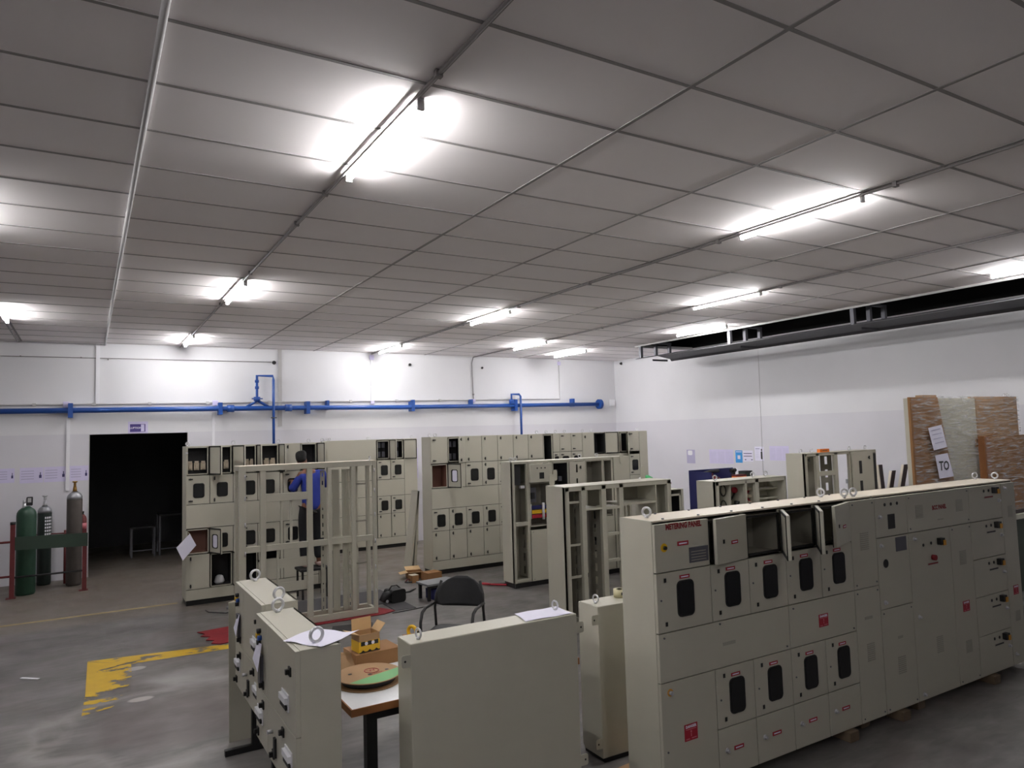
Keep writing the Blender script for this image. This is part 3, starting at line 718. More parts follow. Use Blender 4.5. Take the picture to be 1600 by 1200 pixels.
MB().ring((1.60, .1, H_+.03), (1, 0, 0), .024, .006).cyl((1.6, .1, H_), (1.6, .1, H_+.02), .01).build('eyebolt', 'chrome', N_)
# D: half equipped frame
D = Cab('part-built cabinet with coloured busbars inside, centre of the room', 5.232, 8.796, 2.16, .32, 1.79, name='switchgear_cabinet')
T_ = D.t; D.cover  # body: sides, back, top
post(T_, 0, .04, .07, 1.78); post(T_, .245, .285, .07, 1.78); post(T_, .655, .70, .07, 1.78); post(T_, .975, 1.0, .07, 1.78); post(T_, 1.275, 1.31, .07, 1.78); post(T_, 1.625, 1.65, .07, 1.78); post(T_, 1.81, 1.84, .07, 1.78)
rail(T_, .04, 1.84, 1.755, 1.785, 0, .05, 'top_rail'); rail(T_, .04, .245, .87, .925)
rail(T_, .04, .245, .07, .12, 0, .05, 'bottom_rail')
MB().box(.05, .17, .05, .2, 1.45, 1.74).build('component', 'dark', T_)
rail(T_, .17, .24, 1.40, 1.44, .05, .05, 'bracket', 'white')
perfx(MB(), .262, .05, .30, .12, .87, 4, .05, .11, cy=.15).build('slotted_plate', 'beige_in', T_)
m_ = MB().box(.281, .655, -.05, 0, 1.48, 1.75); ip = m_.build('instrument_door', 'beige', T_, bevel=.004)
for x in (.40, .47, .535): MB().cyl((x, -.052, 1.685), (x, -.049, 1.685), .011, 12).build('pilot_hole', 'black', ip)
MB().box(.435, .515, -.053, -.049, 1.53, 1.62).build('meter_cutout', 'black', ip)
D.cell(.285, .655, .845, 1.47, .27, 'beige_in', .01)
MB().box(.30, .43, .05, .16, 1.19, 1.40).box(.33, .39, .02, .05, 1.24, 1.33, 1).build('circuit_breaker', ['plate_grey', 'dark'], T_)
for z, m in ((1.11, 'blue_dark'), (1.045, 'yellow'), (.98, 'red')): MB().box(.36, .645, .06, .10, z-.025, z+.025).build('busbar', m, T_)
for x in (.31, .35): MB().cyl((x, .08, .95), (x, .08, 1.16), .012, 8).build('insulator', 'white', T_)
MB().cyl((.55, .05, .93), (.55, .05, 1.17), .02, 10).build('insulator', 'white', T_)
D.cover(.285, .655, .07, .80, screws=True)
perf(MB(), .60, .66, .12, .72, -.024, 3, .022, .15).build('slotted_strip', 'beige', T_)
MB().box(.29, .285+.01, .0, .2, .6, .8).build('bracket', 'beige_in', T_)
D.cell(.70, .975, 1.0, 1.75, .25, 'dark', .01)
for x, z in ((.78, 1.6), (.86, 1.5), (.8, 1.38), (.88, 1.3)): MB().box(x-.03, x+.03, .04, .1, z-.03, z+.04).build('component', 'plate_grey', T_)
perf(MB(), 1.0, 1.275, .07, 1.75, -.012, 8, .03, .12).build('slotted_plate', 'beige', T_)
D.lock(T_, 1.2, 1.66, 'bar', -.012)
D.cell(1.31, 1.625, .9, 1.75, .27, 'beige_in', .01); D.cell(1.65, 1.81, .9, 1.75, .27, 'beige_in', .01)
D.cover(.70, .975, .07, .99); D.cover(1.31, 1.81, .07, .89); D.cover(1.84, 2.16, .07, 1.79)
D.eyes([(.03, .08), (.2, .24), (1.35, .2), (1.68, .2)], z=1.79)
for x, z in ((.72, 1.545), (1.99, 1.74)): MB().rrect(x-.035, x+.035, z-.06, z+.1, -.04, -.03, .034).build('lifting_lug', 'beige', T_)
# E: tall open skeleton left of the metering panel
E_ = Cab('open beige cabinet shell with shelves, left of the metering panel', 4.538, 6.5, 1.575, .38, 1.588, back=False, base=.05)
T_ = E_.t
for a, b in ((0, .056), (.225, .28), (.51, .575), (.767, .831), (1.515, 1.575)): post(T_, a, b, .05, 1.58)
rail(T_, .0, 1.575, 1.535, 1.585, 0, .05, 'top_rail'); rail(T_, 0, 1.575, .05, .1, 0, .05, 'bottom_rail')
perfx(MB(), .262, .06, .355, .1, 1.53, 10, .035, .1, cy=.19).build('slotted_plate', 'beige_in', T_); MB().box(.056, .262, .36, .365, .1, 1.55).build('back_panel', 'beige_in', T_)
for z in (1.40, .93, .58): MB().box(.056, .2, .02, .06, z, z+.02).box(.18, .26, .04, .06, z-.0, z+.02).build('bracket', 'beige', T_)
MB().box(.28, .51, .355, .36, .1, 1.55).build('back_panel', 'beige_in', T_); MB().box(.575, .767, .355, .36, .1, 1.55).build('back_panel', 'beige_in', T_)
MB().box(.28, .51, .0, .36, 1.31, 1.33).build('shelf', 'beige', T_)
MB().box(.30, .33, .12, .35, .1, 1.3).build('divider', 'beige_in', T_)
perfx(MB(), .55, .06, .355, .1, 1.3, 8, .04, .09, cy=.2).build('slotted_plate', 'beige_in', T_)
MB().box(.575, .767, .0, .2, 1.30, 1.33).build('shelf', 'beige', T_); MB().box(.60, .64, .3, .33, 1.06, 1.3).build('component', 'black', T_)
MB().box(.66, .68, .25, .28, 1.02, 1.3).build('support_bar', 'galv', T_)
MB().box(.575, .767, .02, .06, 1.0, 1.03).build('cross_rail', 'beige', T_); MB().box(.575, .767, .02, .06, .70, .73).build('cross_rail', 'beige', T_)
MB().box(.64, .69, .33, .35, .78, .95).box(.62, .70, .33, .35, .9, .96).build('cutout', 'black', T_)
MB().box(.831, 1.33, .0, .38, 1.325, 1.35).build('shelf', 'beige', T_)
MB().box(1.325, 1.335, .0, .38, .1, 1.55).build('divider', 'beige', T_); MB().box(1.335, 1.515, .33, .335, .1, 1.55).build('back_panel', 'beige_in', T_)
MB().box(1.09, 1.325, .33, .335, 1.35, 1.55).build('back_panel', 'beige_in', T_)
for x in (1.07, 1.14): post(T_, x, x+.03, .1, 1.325, .03, .3, 'support_bar')
MB().rrect(.03, .10, 1.58, 1.72, .34, .35, .034).build('lifting_lug', 'beige', T_); MB().rrect(1.42, 1.49, 1.55, 1.75, .36, .37, .034).build('lifting_lug', 'beige', T_)
# P: low open frame behind the metering panel
P_ = Cab('open beige cabinet holding a red and black cable, behind the metering panel', 5.817, 5.5, 1.15, .28, 1.617, base=.05, back=False)
T_ = P_.t
for a, b in ((0, .05), (.46, .49), (.625, .685), (1.12, 1.15)): post(T_, a, b, .05, 1.61, .04)
rail(T_, 0, 1.15, 1.57, 1.615, 0, .04, 'top_rail'); rail(T_, 0, 1.15, .05, .1, 0, .04, 'bottom_rail')
MB().box(.05, .625, .27, .275, .1, 1.57).build('back_panel', 'beige', T_); MB().box(.245, .25, .02, .27, .1, 1.57).box(.47, .475, .04, .27, .1, 1.57).box(.65, .655, .04, .27, .1, 1.57).build('divider', 'beige', T_)
for z in (1.50, 1.33): MB().tube([(.238, .12+.04*math.cos(a), z+.06*math.sin(a)) for a in [2*PI*k/16 for k in range(16)]], .006, 6, 0, True).build('cable_loop', 'dark', T_)
MB().box(.19, .245, .06, .2, 1.28, 1.30).build('bracket', 'beige', T_)
MB().cyl((.468, .15, 1.49), (.44, .15, 1.49), .034, 14).build('cable_grip', 'red', T_)
MB().tube([(.455, .15, 1.46), (.455, .21, 1.38), (.455, .25, 1.33)], .01, 8).tube([(.455, .12, 1.37), (.45, .13, 1.30), (.45, .18, 1.25), (.45, .22, 1.2)], [.03, .03, .016, .014], 8).build('cable', 'black', T_)
for z in (1.48, 1.4, 1.33): MB().box(.60, .648, .08, .2, z, z+.03).build('terminal_block', 'cream', T_)
MB().tube([(.63, .10, 1.48), (.62, .14, 1.42), (.63, .10, 1.36), (.62, .13, 1.3)], .012, 8).build('wire', 'red', T_)
for z in (1.47, 1.36): rail(T_, .685, 1.12, z, z+.015, .1, .17, 'shelf')
post(T_, .79, .82, .1, 1.57, .02, .25, 'support_bar'); MB().box(.82, 1.15, .27, .275, .1, 1.57).build('back_panel', 'beige', T_)
P_.eyes([(.1, .1), (.75, .14), (.97, .14)], z=1.617)
# R: tall open cabinet at the right
Rr = Cab('tall open cabinet with an orange tag on top, beside the wrapped packs', 8.254, 6.2, 1.60, .30, 1.815, base=.05, back=False)
T_ = Rr.t
for a, b in ((0, .05), (.23, .30), (.63, .705), (.965, 1.0)): post(T_, a, b, .05, 1.81, .04)
rail(T_, 0, 1.6, 1.775, 1.813, 0, .04, 'top_rail'); rail(T_, .3, .63, 1.50, 1.56)
MB().box(.30, .63, .285, .29, .1, 1.77).build('back_panel', 'beige_in', T_)
MB().box(.05, .23, .285, .29, .1, 1.5).build('back_panel', 'beige_in', T_); MB().box(.16, .23, .285, .29, 1.5, 1.77).build('back_panel', 'dark', T_)
perf(MB(), .705, .965, .1, 1.78, .28, 9, .06, .11).build('slotted_plate', 'beige_in', T_)
m_ = Rr.door(1.0, 1.50, .05, 1.80, hinge='R', locks=[(.38, 1.66, 'bar')], gasket=False)
for z in (1.58, 1.30): MB().box(-.34, -.28, -.023, -.019, z-.09, z+.09).build('slot', 'black', m_)
MB().box(1.51, 1.59, .0, .02, .05, 1.76).build('side_cover', 'dark', T_)
Rr.lock(T_, .07, 1.73, 'bar', 0); Rr.eyes([(.05, .1), (.28, .1), (1.12, .1), (1.5, .1)])
ot = thing('tag_plate', 'small orange plate lying on top of the tall open cabinet', 'label', (8.77, 6.26, 1.816))
MB().box(-.10, .10, 0, .05, 0, .045).build('plate', 'orange', ot); MB().box(-.05, .05, -.002, 0, .015, .03).build('print', 'wood_edge', ot)
# Q: small dark open box between the shells
Q_ = Cab('small grey open box right behind the cabinet shell with shelves', 7.45, 8.2, .5, .3, 1.27, base=.03, back=True)
Q_.cell(.05, .45, .1, 1.2, .25, 'dark', .03); Q_.cover(0, .05, .03, 1.27); Q_.cover(.45, .5, .03, 1.27)
# ---------------------------------------------------------------- metering panel, nearest on the right
MX, MY = 2.867, 3.23
M_ = Cab('metering panel with red title lettering, four top doors hanging open', MX, MY, 2.168, .29, 1.654, bottom=.07, top='beige_lit_pale')
c0 = [0, .446, .788, 1.151, 1.513, 1.868, 2.168]
z_ = [.07, .36, .72, 1.002, 1.35, 1.637]
G = dict(g=.003, t=.022)
def rlab(c, par, x, z, w=.085, h=.02, y=-.022):
    o = MB().box(x-w/2, x+w/2, y-.002, y, z-h/2, z+h/2).build('name_label', 'red', par)
    MB().box(x-w*.36, x+w*.36, y-.003, y-.002, z-h*.16, z+h*.16).build('print', 'paper', par)
def danger(par, x, z, w=.1, h=.085, y=-.022):
    MB().box(x-w/2, x+w/2, y-.002, y, z-h/2, z+h/2).build('danger_sign', 'red', par)
    text('DANGER', w*.2, 'paper', par, (x, y-.0026, z+h*.34), bold=.0011)
    q = MB().box(x-w*.4, x+w*.4, y-.003, y-.002, z+h*.16, z+h*.2)
    q.rrect(x-w*.05, x+w*.05, z-h*.04, z+h*.1, y-.003, y-.002, w*.045).box(x-w*.03, x+w*.03, y-.003, y-.002, z-h*.26, z-h*.08)
    q.box(x-w*.4, x-w*.12, y-.003, y-.002, z-h*.42, z-h*.36).box(x+w*.02, x+w*.4, y-.003, y-.002, z-h*.40, z-h*.34)
    q.build('print', 'pink', par)
d = M_.door(0, c0[1], z_[4], z_[5], hinge='L', locks=[(.07, .145, 'yknob')], **G)
text('METERING PANEL', .046, 'red_text', d, (.235, -.0228, 1.612), bold=.0026, sx=.80)
rlab(M_, d, .222, 1.507, .09, .026)
MB().box(.27, .43, -.0245, -.022, 1.383, 1.475).build('rating_plate', 'plate_grey', d)
q = MB()
for k in range(4): q.box(.285, .41, -.0252, -.0245, 1.395+.017*k, 1.399+.017*k)
q.build('print', 'vent_grey', d)
for k in range(1, 5):
    M_.cell(c0[k]+.008, c0[k+1]-.03, z_[4]+.012, z_[5]-.02, .22, 'beige_in', .014, True)
    d = M_.door(c0[k], c0[k+1], z_[4], z_[5], hinge='R', ang=(0, 9, 44, 41, 19)[k], locks=[(.075, .14, 'sq')], **G)
    rlab(M_, d, -(c0[k+1]-c0[k])*.42, 1.475, .07, .022)
    for z in (1.38, 1.59): MB().cyl((c0[k+1]-.028, .012, z), (c0[k+1]-.028, .012, z+.03), .008, 8).build('hinge', 'plate_grey', M_.t)
    M_.slab('cover_panel', c0[k+1]-.03, c0[k+1]+.002, z_[4], z_[5], g=.001, t=.008, y=.012)
for k in range(5):
    a, b = c0[k], c0[k+1]; w = b-a
    d = M_.door(a, b, z_[3], z_[4], hinge='L', win=(.015 if k else .005, 1.183, .138, .214), locks=[(.065, z_[4]-z_[3]-.045, 'sq'), (.065, .05, 'sq'), (.03, .19, 'screw')], **G)
    rlab(M_, d, w/2, 1.31, .082, .021)
d = M_.cover(0, c0[3], z_[2], z_[3], **G); M_.lock(d, .04, .975, 'screw', -.022); M_.lock(d, 1.11, .745, 'screw', -.022); M_.lock(d, .5, .985, 'screw', -.022)
MB().box(.52, .63, -.024, -.022, .848, .868).build('name_label', 'vent_grey', d)
d = M_.cover(c0[3], c0[5], z_[2], z_[3], **G); danger(d, .35, .852); M_.lock(d, .04, .975, 'screw', -.022); M_.lock(d, .68, .745, 'screw', -.022)
d = M_.door(0, c0[1], z_[0], z_[2], hinge='L', locks=[(.07, .59, 'yknob2'), (.035, .26, 'screw')], **G); danger(d, .22, .405, .105, .095)
for k in range(1, 5):
    a, b = c0[k], c0[k+1]; w = b-a
    d = M_.door(a, b, z_[1], z_[2], hinge='L', win=(.01, .535, .136, .215), locks=[(.07, .31, 'sq'), (.07, .05, 'sq'), (.035, .17, 'screw')], **G); rlab(M_, d, w/2, .663, .08, .02)
    d = M_.door(a, b, z_[0], z_[1], hinge='L', locks=[(.065, .155, 'chrome')], **G); rlab(M_, d, w*.5, .224, .085, .024)
d1 = M_.cover(c0[5], c0[6], z_[3], z_[5], True, **G); d2 = M_.cover(c0[5], c0[6], z_[0], z_[3], True, **G)
def vents(par, x, z, w, h, y=-.022):
    q = MB(); n = 9
    for k in range(n): q.box(x-w/2, x+w/2, y-.0025, y, z-h/2+h*k/n, z-h/2+h*(k+.55)/n)
    q.build('louvre', 'vent_grey', par)
vents(d1, .15, 1.34, .10, .13); vents(d2, .15, .55, .09, .13); MB().box(.1, .19, -.024, -.022, .78, .80).build('name_label', 'vent_grey', d2)
M_.eyes([(.10, .15)], .026, .008, (1, .5, 0)); M_.eyes([(1.95, .07), (2.03, .05)], .026, .008, (.4, 1, 0)); M_.eyes([(1.86, .2)], .026, .007, (1, .3, 0))
for k in range(14): MB().cyl((.12+.148*k, .03+.23*(k % 2), 1.654), (.12+.148*k, .03+.23*(k % 2), 1.66), .009, 6).build('bolt', 'plate_grey', M_.t)
for x, y in ((.2, .12), (1.72, .0), (2.0, .1)):
    w = thing('wood_block', ('short wooden block under the left end of the metering panel', 'wooden block under the metering panel, nearer of the pair by the joint', 'wooden block under the joint of the two tall panels')[(.2, 1.72, 2.0).index(x)], 'wood block', (MX+x, MY+y-.03, 0))
    MB().box(-.05, .05, -.03, .30, 0, .0695).build('block', 'wood', w, bevel=.006)
# BCC panel
BX = 5.037
B_ = Cab('panel with red title beside the metering panel, row of amber switches at its right', BX, MY, 2.102, .29, 1.654, bottom=.07, top='beige_lit_pale')
b0 = [0, .413, 1.0, 1.325, 1.862, 2.102]
d = B_.door(0, b0[1], 1.34, 1.637, hinge='R', locks=[(.05, .155, 'chrome'), (.125, .24, 'hole'), (.205, .24, 'hole'), (.285, .24, 'hole')], **G)
a = -b0[1]; MB().box(a+.16, a+.25, -.024, -.021, 1.395, 1.505).build('meter_cutout', 'black', d)
d = B_.door(0, b0[1], .817, 1.34, hinge='R', locks=[(.045, .465, 'chrome'), (.055, .05, 'chrome')], **G)
MB().box(a+.24, a+.38, -.0245, -.022, 1.22, 1.325).build('rating_plate', 'plate_grey', d); MB().cyl((a+.1, -.0225, 1.147), (a+.1, -.0245, 1.147), .032, 20).build('meter_cutout', 'black', d)
d = B_.cover(0, b0[1], .07, .817, True, **G); vents(d, .22, .39, .10, .13); MB().box(.19, .25, -.024, -.022, .58, .6).build('name_label', 'vent_grey', d)
d = B_.cover(b0[1], b0[3], 1.34, 1.637, True, **G); vents(d, .165, 1.495, .10, .105); vents(d, .75, 1.5, .10, .1)
text('BCC PANEL', .046, 'red_text', d, (.452, -.0228, 1.505), bold=.0026, sx=.86); MB().box(.42, .5, -.024, -.022, 1.405, 1.412).build('name_label', 'vent_grey', d)
d = B_.door(b0[1], b0[2], .07, 1.34, hinge='R', locks=[(.07, 1.22, 'chrome'), (.07, .625, 'chrome'), (.07, .045, 'chrome'), (.19, 1.16, 'hole'), (.30, 1.165, 'hole')], **G)
a = -(b0[2]-b0[1])
def switch(par, x, z, y=-.022):
    MB().box(x-.028, x+.028, y-.035, y, z-.026, z+.026, 0).box(x, x+.034, y-.04, y-.01, z-.03, z+.01, 1).build('rotary_switch', ['black', 'amber'], par)
def namep(par, x, z, m='red_text', w=.15):
    MB().box(x-w/2, x+w/2, -.0235, -.022, z-.009, z+.009).build('name_label', 'vent_grey', par); MB().box(x-w*.46, x+w*.46, -.0242, -.0235, z-.005, z+.005).build('print', m, par)
switch(d, a+.42, 1.24); MB().cyl((a+.315, -.022, 1.123), (a+.315, -.05, 1.123), .022, 14).build('stop_button', 'red_text', d); namep(d, a+.315, 1.075)
vents(d, .0-.25, .45, .09, .13)
d = B_.cover(b0[2], b0[3], .07, 1.34, True, **G); vents(d, .165, 1.075, .10, .115); danger(d, .165, .68, .1, .085); vents(d, .165, .36, .09, .1)
zz = [1.637, 1.34, 1.026, .716, .397, .07]
for k in range(5):
    d = B_.door(b0[3], b0[4], zz[k+1], zz[k], hinge='L', locks=[(.48, zz[k]-zz[k+1]-.145, 'chrome'), (.245, zz[k]-zz[k+1]-.05, 'hole'), (.325, zz[k]-zz[k+1]-.05, 'hole')], **G)
    switch(d, .405, zz[k]-.05); namep(d, .32, zz[k]-.105, 'red_text' if k == 0 else 'ink_dark')
d = B_.cover(b0[4], b0[5], .07, 1.637, False, **G); B_.lock(d, .05, 1.59, 'chrome', -.022); B_.lock(d, .05, .16, 'chrome', -.022)
vents(d, .13, 1.385, .08, .1); danger(d, .13, .70, .085, .08); vents(d, .13, .48, .08, .09)
B_.eyes([(2.0, .25)], .024, .007, (.5, 1, 0)); B_.eyes([(2.08, .12)], .024, .007, (1, .2, 0))
for x, y in ((.10, .0), (.40, .06), (1.42, .0)):
    w = thing('wood_block', ('wooden block under the left end of the amber-switch panel', 'wooden block under the narrow column of the amber-switch panel', 'wooden block at the right under the amber-switch panel')[(.10, .40, 1.42).index(x)], 'wood block', (BX+x+.08, MY+y-.03, 0))
    MB().box(-.05, .05, -.03, .30, 0, .0695).build('block', 'wood', w, bevel=.006)
# ---------------------------------------------------------------- pair of wall boxes seen end on, front left
def kbox(label, x, yfar, W, zb, H):
    c = Cab(label, x, yfar, W, .20, H, bottom=zb, rz=-PI/2, name='control_panel', cat='control panel')
    f = W*.335; t = c.t; h = H-zb
    zm = zb+h*.42
    d1 = c.door(0, f, zm, H, hinge='L', g=.002, t=.024); d2 = c.door(f, W, zm, H, hinge='R', g=.002, t=.024, locks=[]); d3 = c.door(0, f, zb, zm, hinge='L', g=.002, t=.024); d4 = c.door(f, W, zb, zm, hinge='R', g=.002, t=.024)
    y = -.024
    for k, (dx, dz, m) in enumerate(((.13, -.075, 'black'), (.10, -.105, 'yellow'), (.15, -.11, 'blue'), (.125, -.14, 'dark'))):
        MB().cyl((dx, y, H+dz), (dx, y-.022, H+dz), .014, 12).build('indicator_lamp', m, d1)
    MB().box(.14, .20, y-.02, y, H-.36, H-.20).build('meter', 'plate_grey', d1)
    def grip(par, gx, gz): MB().box(gx-.02, gx+.02, y-.008, y, gz-.022, gz+.022).box(gx-.009, gx+.009, y-.026, y-.008, gz-.012, gz+.012).build('lock', 'black', par)
    grip(d1, .2, zm+.05); grip(d3, .06, zb+.05); grip(d3, .2, zm-.06)
    a = -(W-f)
    grip(d2, -.10, H-.12); grip(d4, -.25, zm-.05); grip(d4, a+.15, zb+.06)
    def holder(par, gx, gz):
        MB().box(gx-.07, gx+.07, y-.006, y, gz-.04, gz+.045).box(gx-.065, gx+.065, y-.022, y-.006, gz+.0, gz+.03).build('breaker_handle', 'white', par)
        MB().box(gx-.06, gx+.06, y-.016, y-.006, gz-.03, gz-.012).build('handle_shade', 'dark', par)  # dark bar below the handle stands in for its shadow
    holder(d2, -.20, H-.29); holder(d4, -.14, zb+.16); holder(d3, .12, zm-.14)
    MB().box(a+.18, a+.215, y-.012, y, zb+.06, zb+.16).build('nameplate', 'dark', d4)
    MB().cyl((a+.12, y, zm-.13), (a+.12, y-.03, zm-.13), .012, 8).build('key', 'chrome', d4)
    for x_ in (W*.16, W*.86):
        MB().box(x_-.02, x_+.02, .06, .11, 0.04, zb).box(x_-.02, x_+.02, -.12, .30, 0, .04).build('stand', 'black', t)
    return c
K1 = kbox('control box nearest the camera at left, topped by a curling white sheet', .904, 4.52, .935, .46, 1.17)
K1.eyes([(.06, .09), (.86, .10)], .034, .009, (1, .25, 0))
K2 = kbox('second control box behind the one carrying the white sheet', .974, 5.625, .918, .44, 1.17)
K2.eyes([(.08, .10), (.84, .10)], .034, .009, (1, .25, 0))
def sheet(name, lab, pts, z, cat='sheet', m='paper', curl=.0, amp=.004, n=10):
    t = thing(name, lab, cat)
    b = MB(); a = [Vector((p[0], p[1], 0)) for p in pts]; idx = {}
    for top in (0, 1):
        for i in range(n+1):
            for j in range(n+1):
                u, v_ = i/n, j/n
                p = (a[0]*(1-u)+a[1]*u)*(1-v_)+(a[3]*(1-u)+a[2]*u)*v_
                h = z+curl*(abs(u-.5)*2)**3*v_+amp*math.sin(5*u+3*v_)**2+.0008*top
                idx[top, i, j] = len(b.v); b.v.append((p.x, p.y, h))
    for i in range(n):
        for j in range(n):
            for top in (0, 1):
                f = [idx[top, i, j], idx[top, i+1, j], idx[top, i+1, j+1], idx[top, i, j+1]]
                b.face(f if top else f[::-1], 0, True)
    b.build('sheet', m, t); return t
sheet('paper_sheet', 'curling white paper sheet on top of the nearest control box', [(.87, 3.80), (1.0, 3.56), (1.24, 3.70), (1.08, 3.90)], 1.172, 'paper', curl=.012, amp=.006)
def kpaper(lab, loc, s_):
    t = thing('paper_note', lab, 'paper', loc)
    MB().hexa([(-.03, -.09*s_, -.02), (-.03, .05*s_, .02), (-.0285, .05*s_, .02), (-.0285, -.09*s_, -.02)], [(0, -.05*s_, .12), (0, .08*s_, .1), (.0015, .08*s_, .1), (.0015, -.05*s_, .12)]).build('sheet', 'paper', t)
kpaper('folded white paper tucked on the door of the nearest control box', (.868, 4.36, .92), 1)
kpaper('small white paper on the far door of the second control box', (.938, 5.42, .86), .6)
ls = thing('steel_sheet', 'plain steel sheet standing behind the second control box', 'steel sheet', (.92, 5.70, 0))
MB().hexa([(0, 0, 0), (.5, 0, 0), (.5, .012, 0), (0, .012, 0)], [(0, .03, 1.0), (.5, .03, 1.0), (.5, .042, 1.0), (0, .042, 1.0)]).build('sheet', 'beige', ls)
# ---------------------------------------------------------------- two blank cabinets, backs to the camera
def backbox(label, x, y, W, D, zb, H, rz=0, lugs=(0, 1)):
    t = thing('wall_enclosure', label, 'electrical cabinet', (x, y, 0), rz)
    MB().box(0, W, 0, D-.03, zb, H).build('body', 'beige', t, bevel=.006)
    MB().box(.01, W-.01, D-.029, D, zb+.01, H-.01).build('door', 'beige', t, bevel=.004)
    for s_ in lugs:
        for z in (zb+.10, H-.085):
            q = MB().rrect(W-.01 if s_ else -.05, W+.05 if s_ else .01, z-.032, z+.032, .002, .006, .012).cyl(((W+.03) if s_ else -.03, .001, z), ((W+.03) if s_ else -.03, .003, z), .006, 10, 1)
            q.build('mounting_lug', ['beige', 'black'], t)
    return t
def eyes(t, pts, H, ax=(1, .2, 0)):
    for p in pts: MB().cyl((p[0], p[1], H), (p[0], p[1], H+.012), .011, 10).ring((p[0], p[1], H+.032), ax, .024, .006).build('eyebolt', 'chrome', t)
F_ = backbox('plain grey cabinet back in front of the work table, paper on its top', 1.464, 3.55, 1.061, .215, .16, 1.112, -.012)
eyes(F_, [(.07, .06), (1.0, .14)], 1.112)
for x in (.08, .98): MB().box(x-.03, x+.03, .02, .2, .03, .16).box(x-.04, x+.04, -.1, .32, 0, .03).build('stand', 'black', F_)
sheet('drawing_sheet', 'plastic-covered drawing on the right end of the plain grey cabinet top', [(2.18, 3.56), (2.50, 3.545), (2.515, 3.74), (2.22, 3.75)], 1.114, 'paper', amp=.003)
G_ = backbox('narrow plain cabinet between the grey cabinet back and the metering panel', 2.955, 3.894, .6, .245, .03, 1.019, -.025)
eyes(G_, [(.05, .09), (.52, .17)], 1.019)
MB().box(.02, .58, .01, .23, 0, .03).build('plinth', 'black', G_)
tp = thing('tape_roll', 'roll of cream tape on top of the narrow plain cabinet', 'tape', (3.255, 4.03, 1.02))
MB().lathe((0, 0, 0), [(.022, 0), (.043, 0), (.043, .055), (.022, .055), (.022, .002)], 24).build('roll', 'tape', tp)
MB().box(-.018, .012, -.0445, -.0425, .02, .04).build('print', 'ink_dark', tp)
cb = thing('cardboard_sheet', 'flat cardboard on the floor in front of the narrow cabinet', 'cardboard', (2.95, 3.62, 0))
MB().hexa([(-.12, -.5, 0), (.45, -.45, 0), (.5, .22, 0), (-.05, .16, 0)], [(-.12, -.5, .006), (.45, -.45, .006), (.5, .22, .006), (-.05, .16, .006)]).build('sheet', 'cardboard', cb)
# ---------------------------------------------------------------- work table and what lies on it
tb = thing('work_table', 'white-topped work table with a wooden edge between the control boxes and the blank cabinet', 'table', (0, 0, 0))
MB().box(1.232, 2.715, 3.808, 4.792, .715, .75).build('tabletop', 'laminate', tb)
MB().box(1.224, 2.723, 3.80, 3.808, .712, .751).box(1.224, 2.723, 4.792, 4.80, .712, .751).box(1.224, 1.232, 3.808, 4.792, .712, .751).box(2.715, 2.723, 3.808, 4.792, .712, .751).build('edge_band', 'wood_edge', tb)
for x in (1.38, 2.62):
    for y in (3.95, 4.62): MB().box(x-.03, x+.03, y-.03, y+.03, 0, .712).build('leg', 'black', tb)
MB().box(1.38, 2.62, 3.94, 3.96, .62, .70).box(1.38, 2.62, 4.61, 4.63, .62, .70).box(1.37, 1.39, 3.95, 4.62, .62, .70).box(2.61, 2.63, 3.95, 4.62, .62, .70).build('apron', 'dark', tb)
rl = thing('cable_reel', 'big flat reel with a cardboard disc and green label lying on the work table', 'reel', (1.455, 4.185, .751))
MB().lathe((0, 0, 0), [(.19, 0), (.195, .003), (.19, .006)], 40).build('lower_disc', 'cardboard', rl)
MB().lathe((0, 0, .006), [(.155, 0), (.165, .018), (.155, .036)], 32).build('winding', 'dark', rl)
up = MB().lathe((0, 0, .042), [(.19, 0), (.195, .003), (.19, .006)], 44).build('upper_disc', 'cardboard', rl)
p = []                                                   # label: a chord segment of the disc towards the near left
ax = Vector((.3, -.95)).normalized(); pr_ = Vector((-ax.y, ax.x)); h0 = .06; r0 = .188
a0 = math.acos(h0/r0)
for k in range(21):
    a = -a0+2*a0*k/20; q = ax*(r0*math.cos(a))+pr_*(r0*math.sin(a)); p.append((q.x, q.y))
i = MB(); i.quad([(x, y, .0486) for x, y in p]); i.quad([(x, y, .0482) for x, y in p][::-1]); i.build('label', 'label_green', up)
MB().ring((.03, .03, .0484), (0, 0, 1), .042, .003, 24, 5).build('print', 'red_text', up)
text('W', .05, 'red_text', up, (.03, .03, .0492), (0, 0, R(12)), bold=.0014)
text('WINDER', .022, 'red_text', up, (.04, -.03, .0492), (0, 0, R(12)), bold=.0004)
for x, y in ((-.10, .04), (.115, -.0), (-.0, -.03)): MB().cyl((x, y, .0475), (x, y, .0487), .012 if x else .014, 12).build('hole', 'black', up)
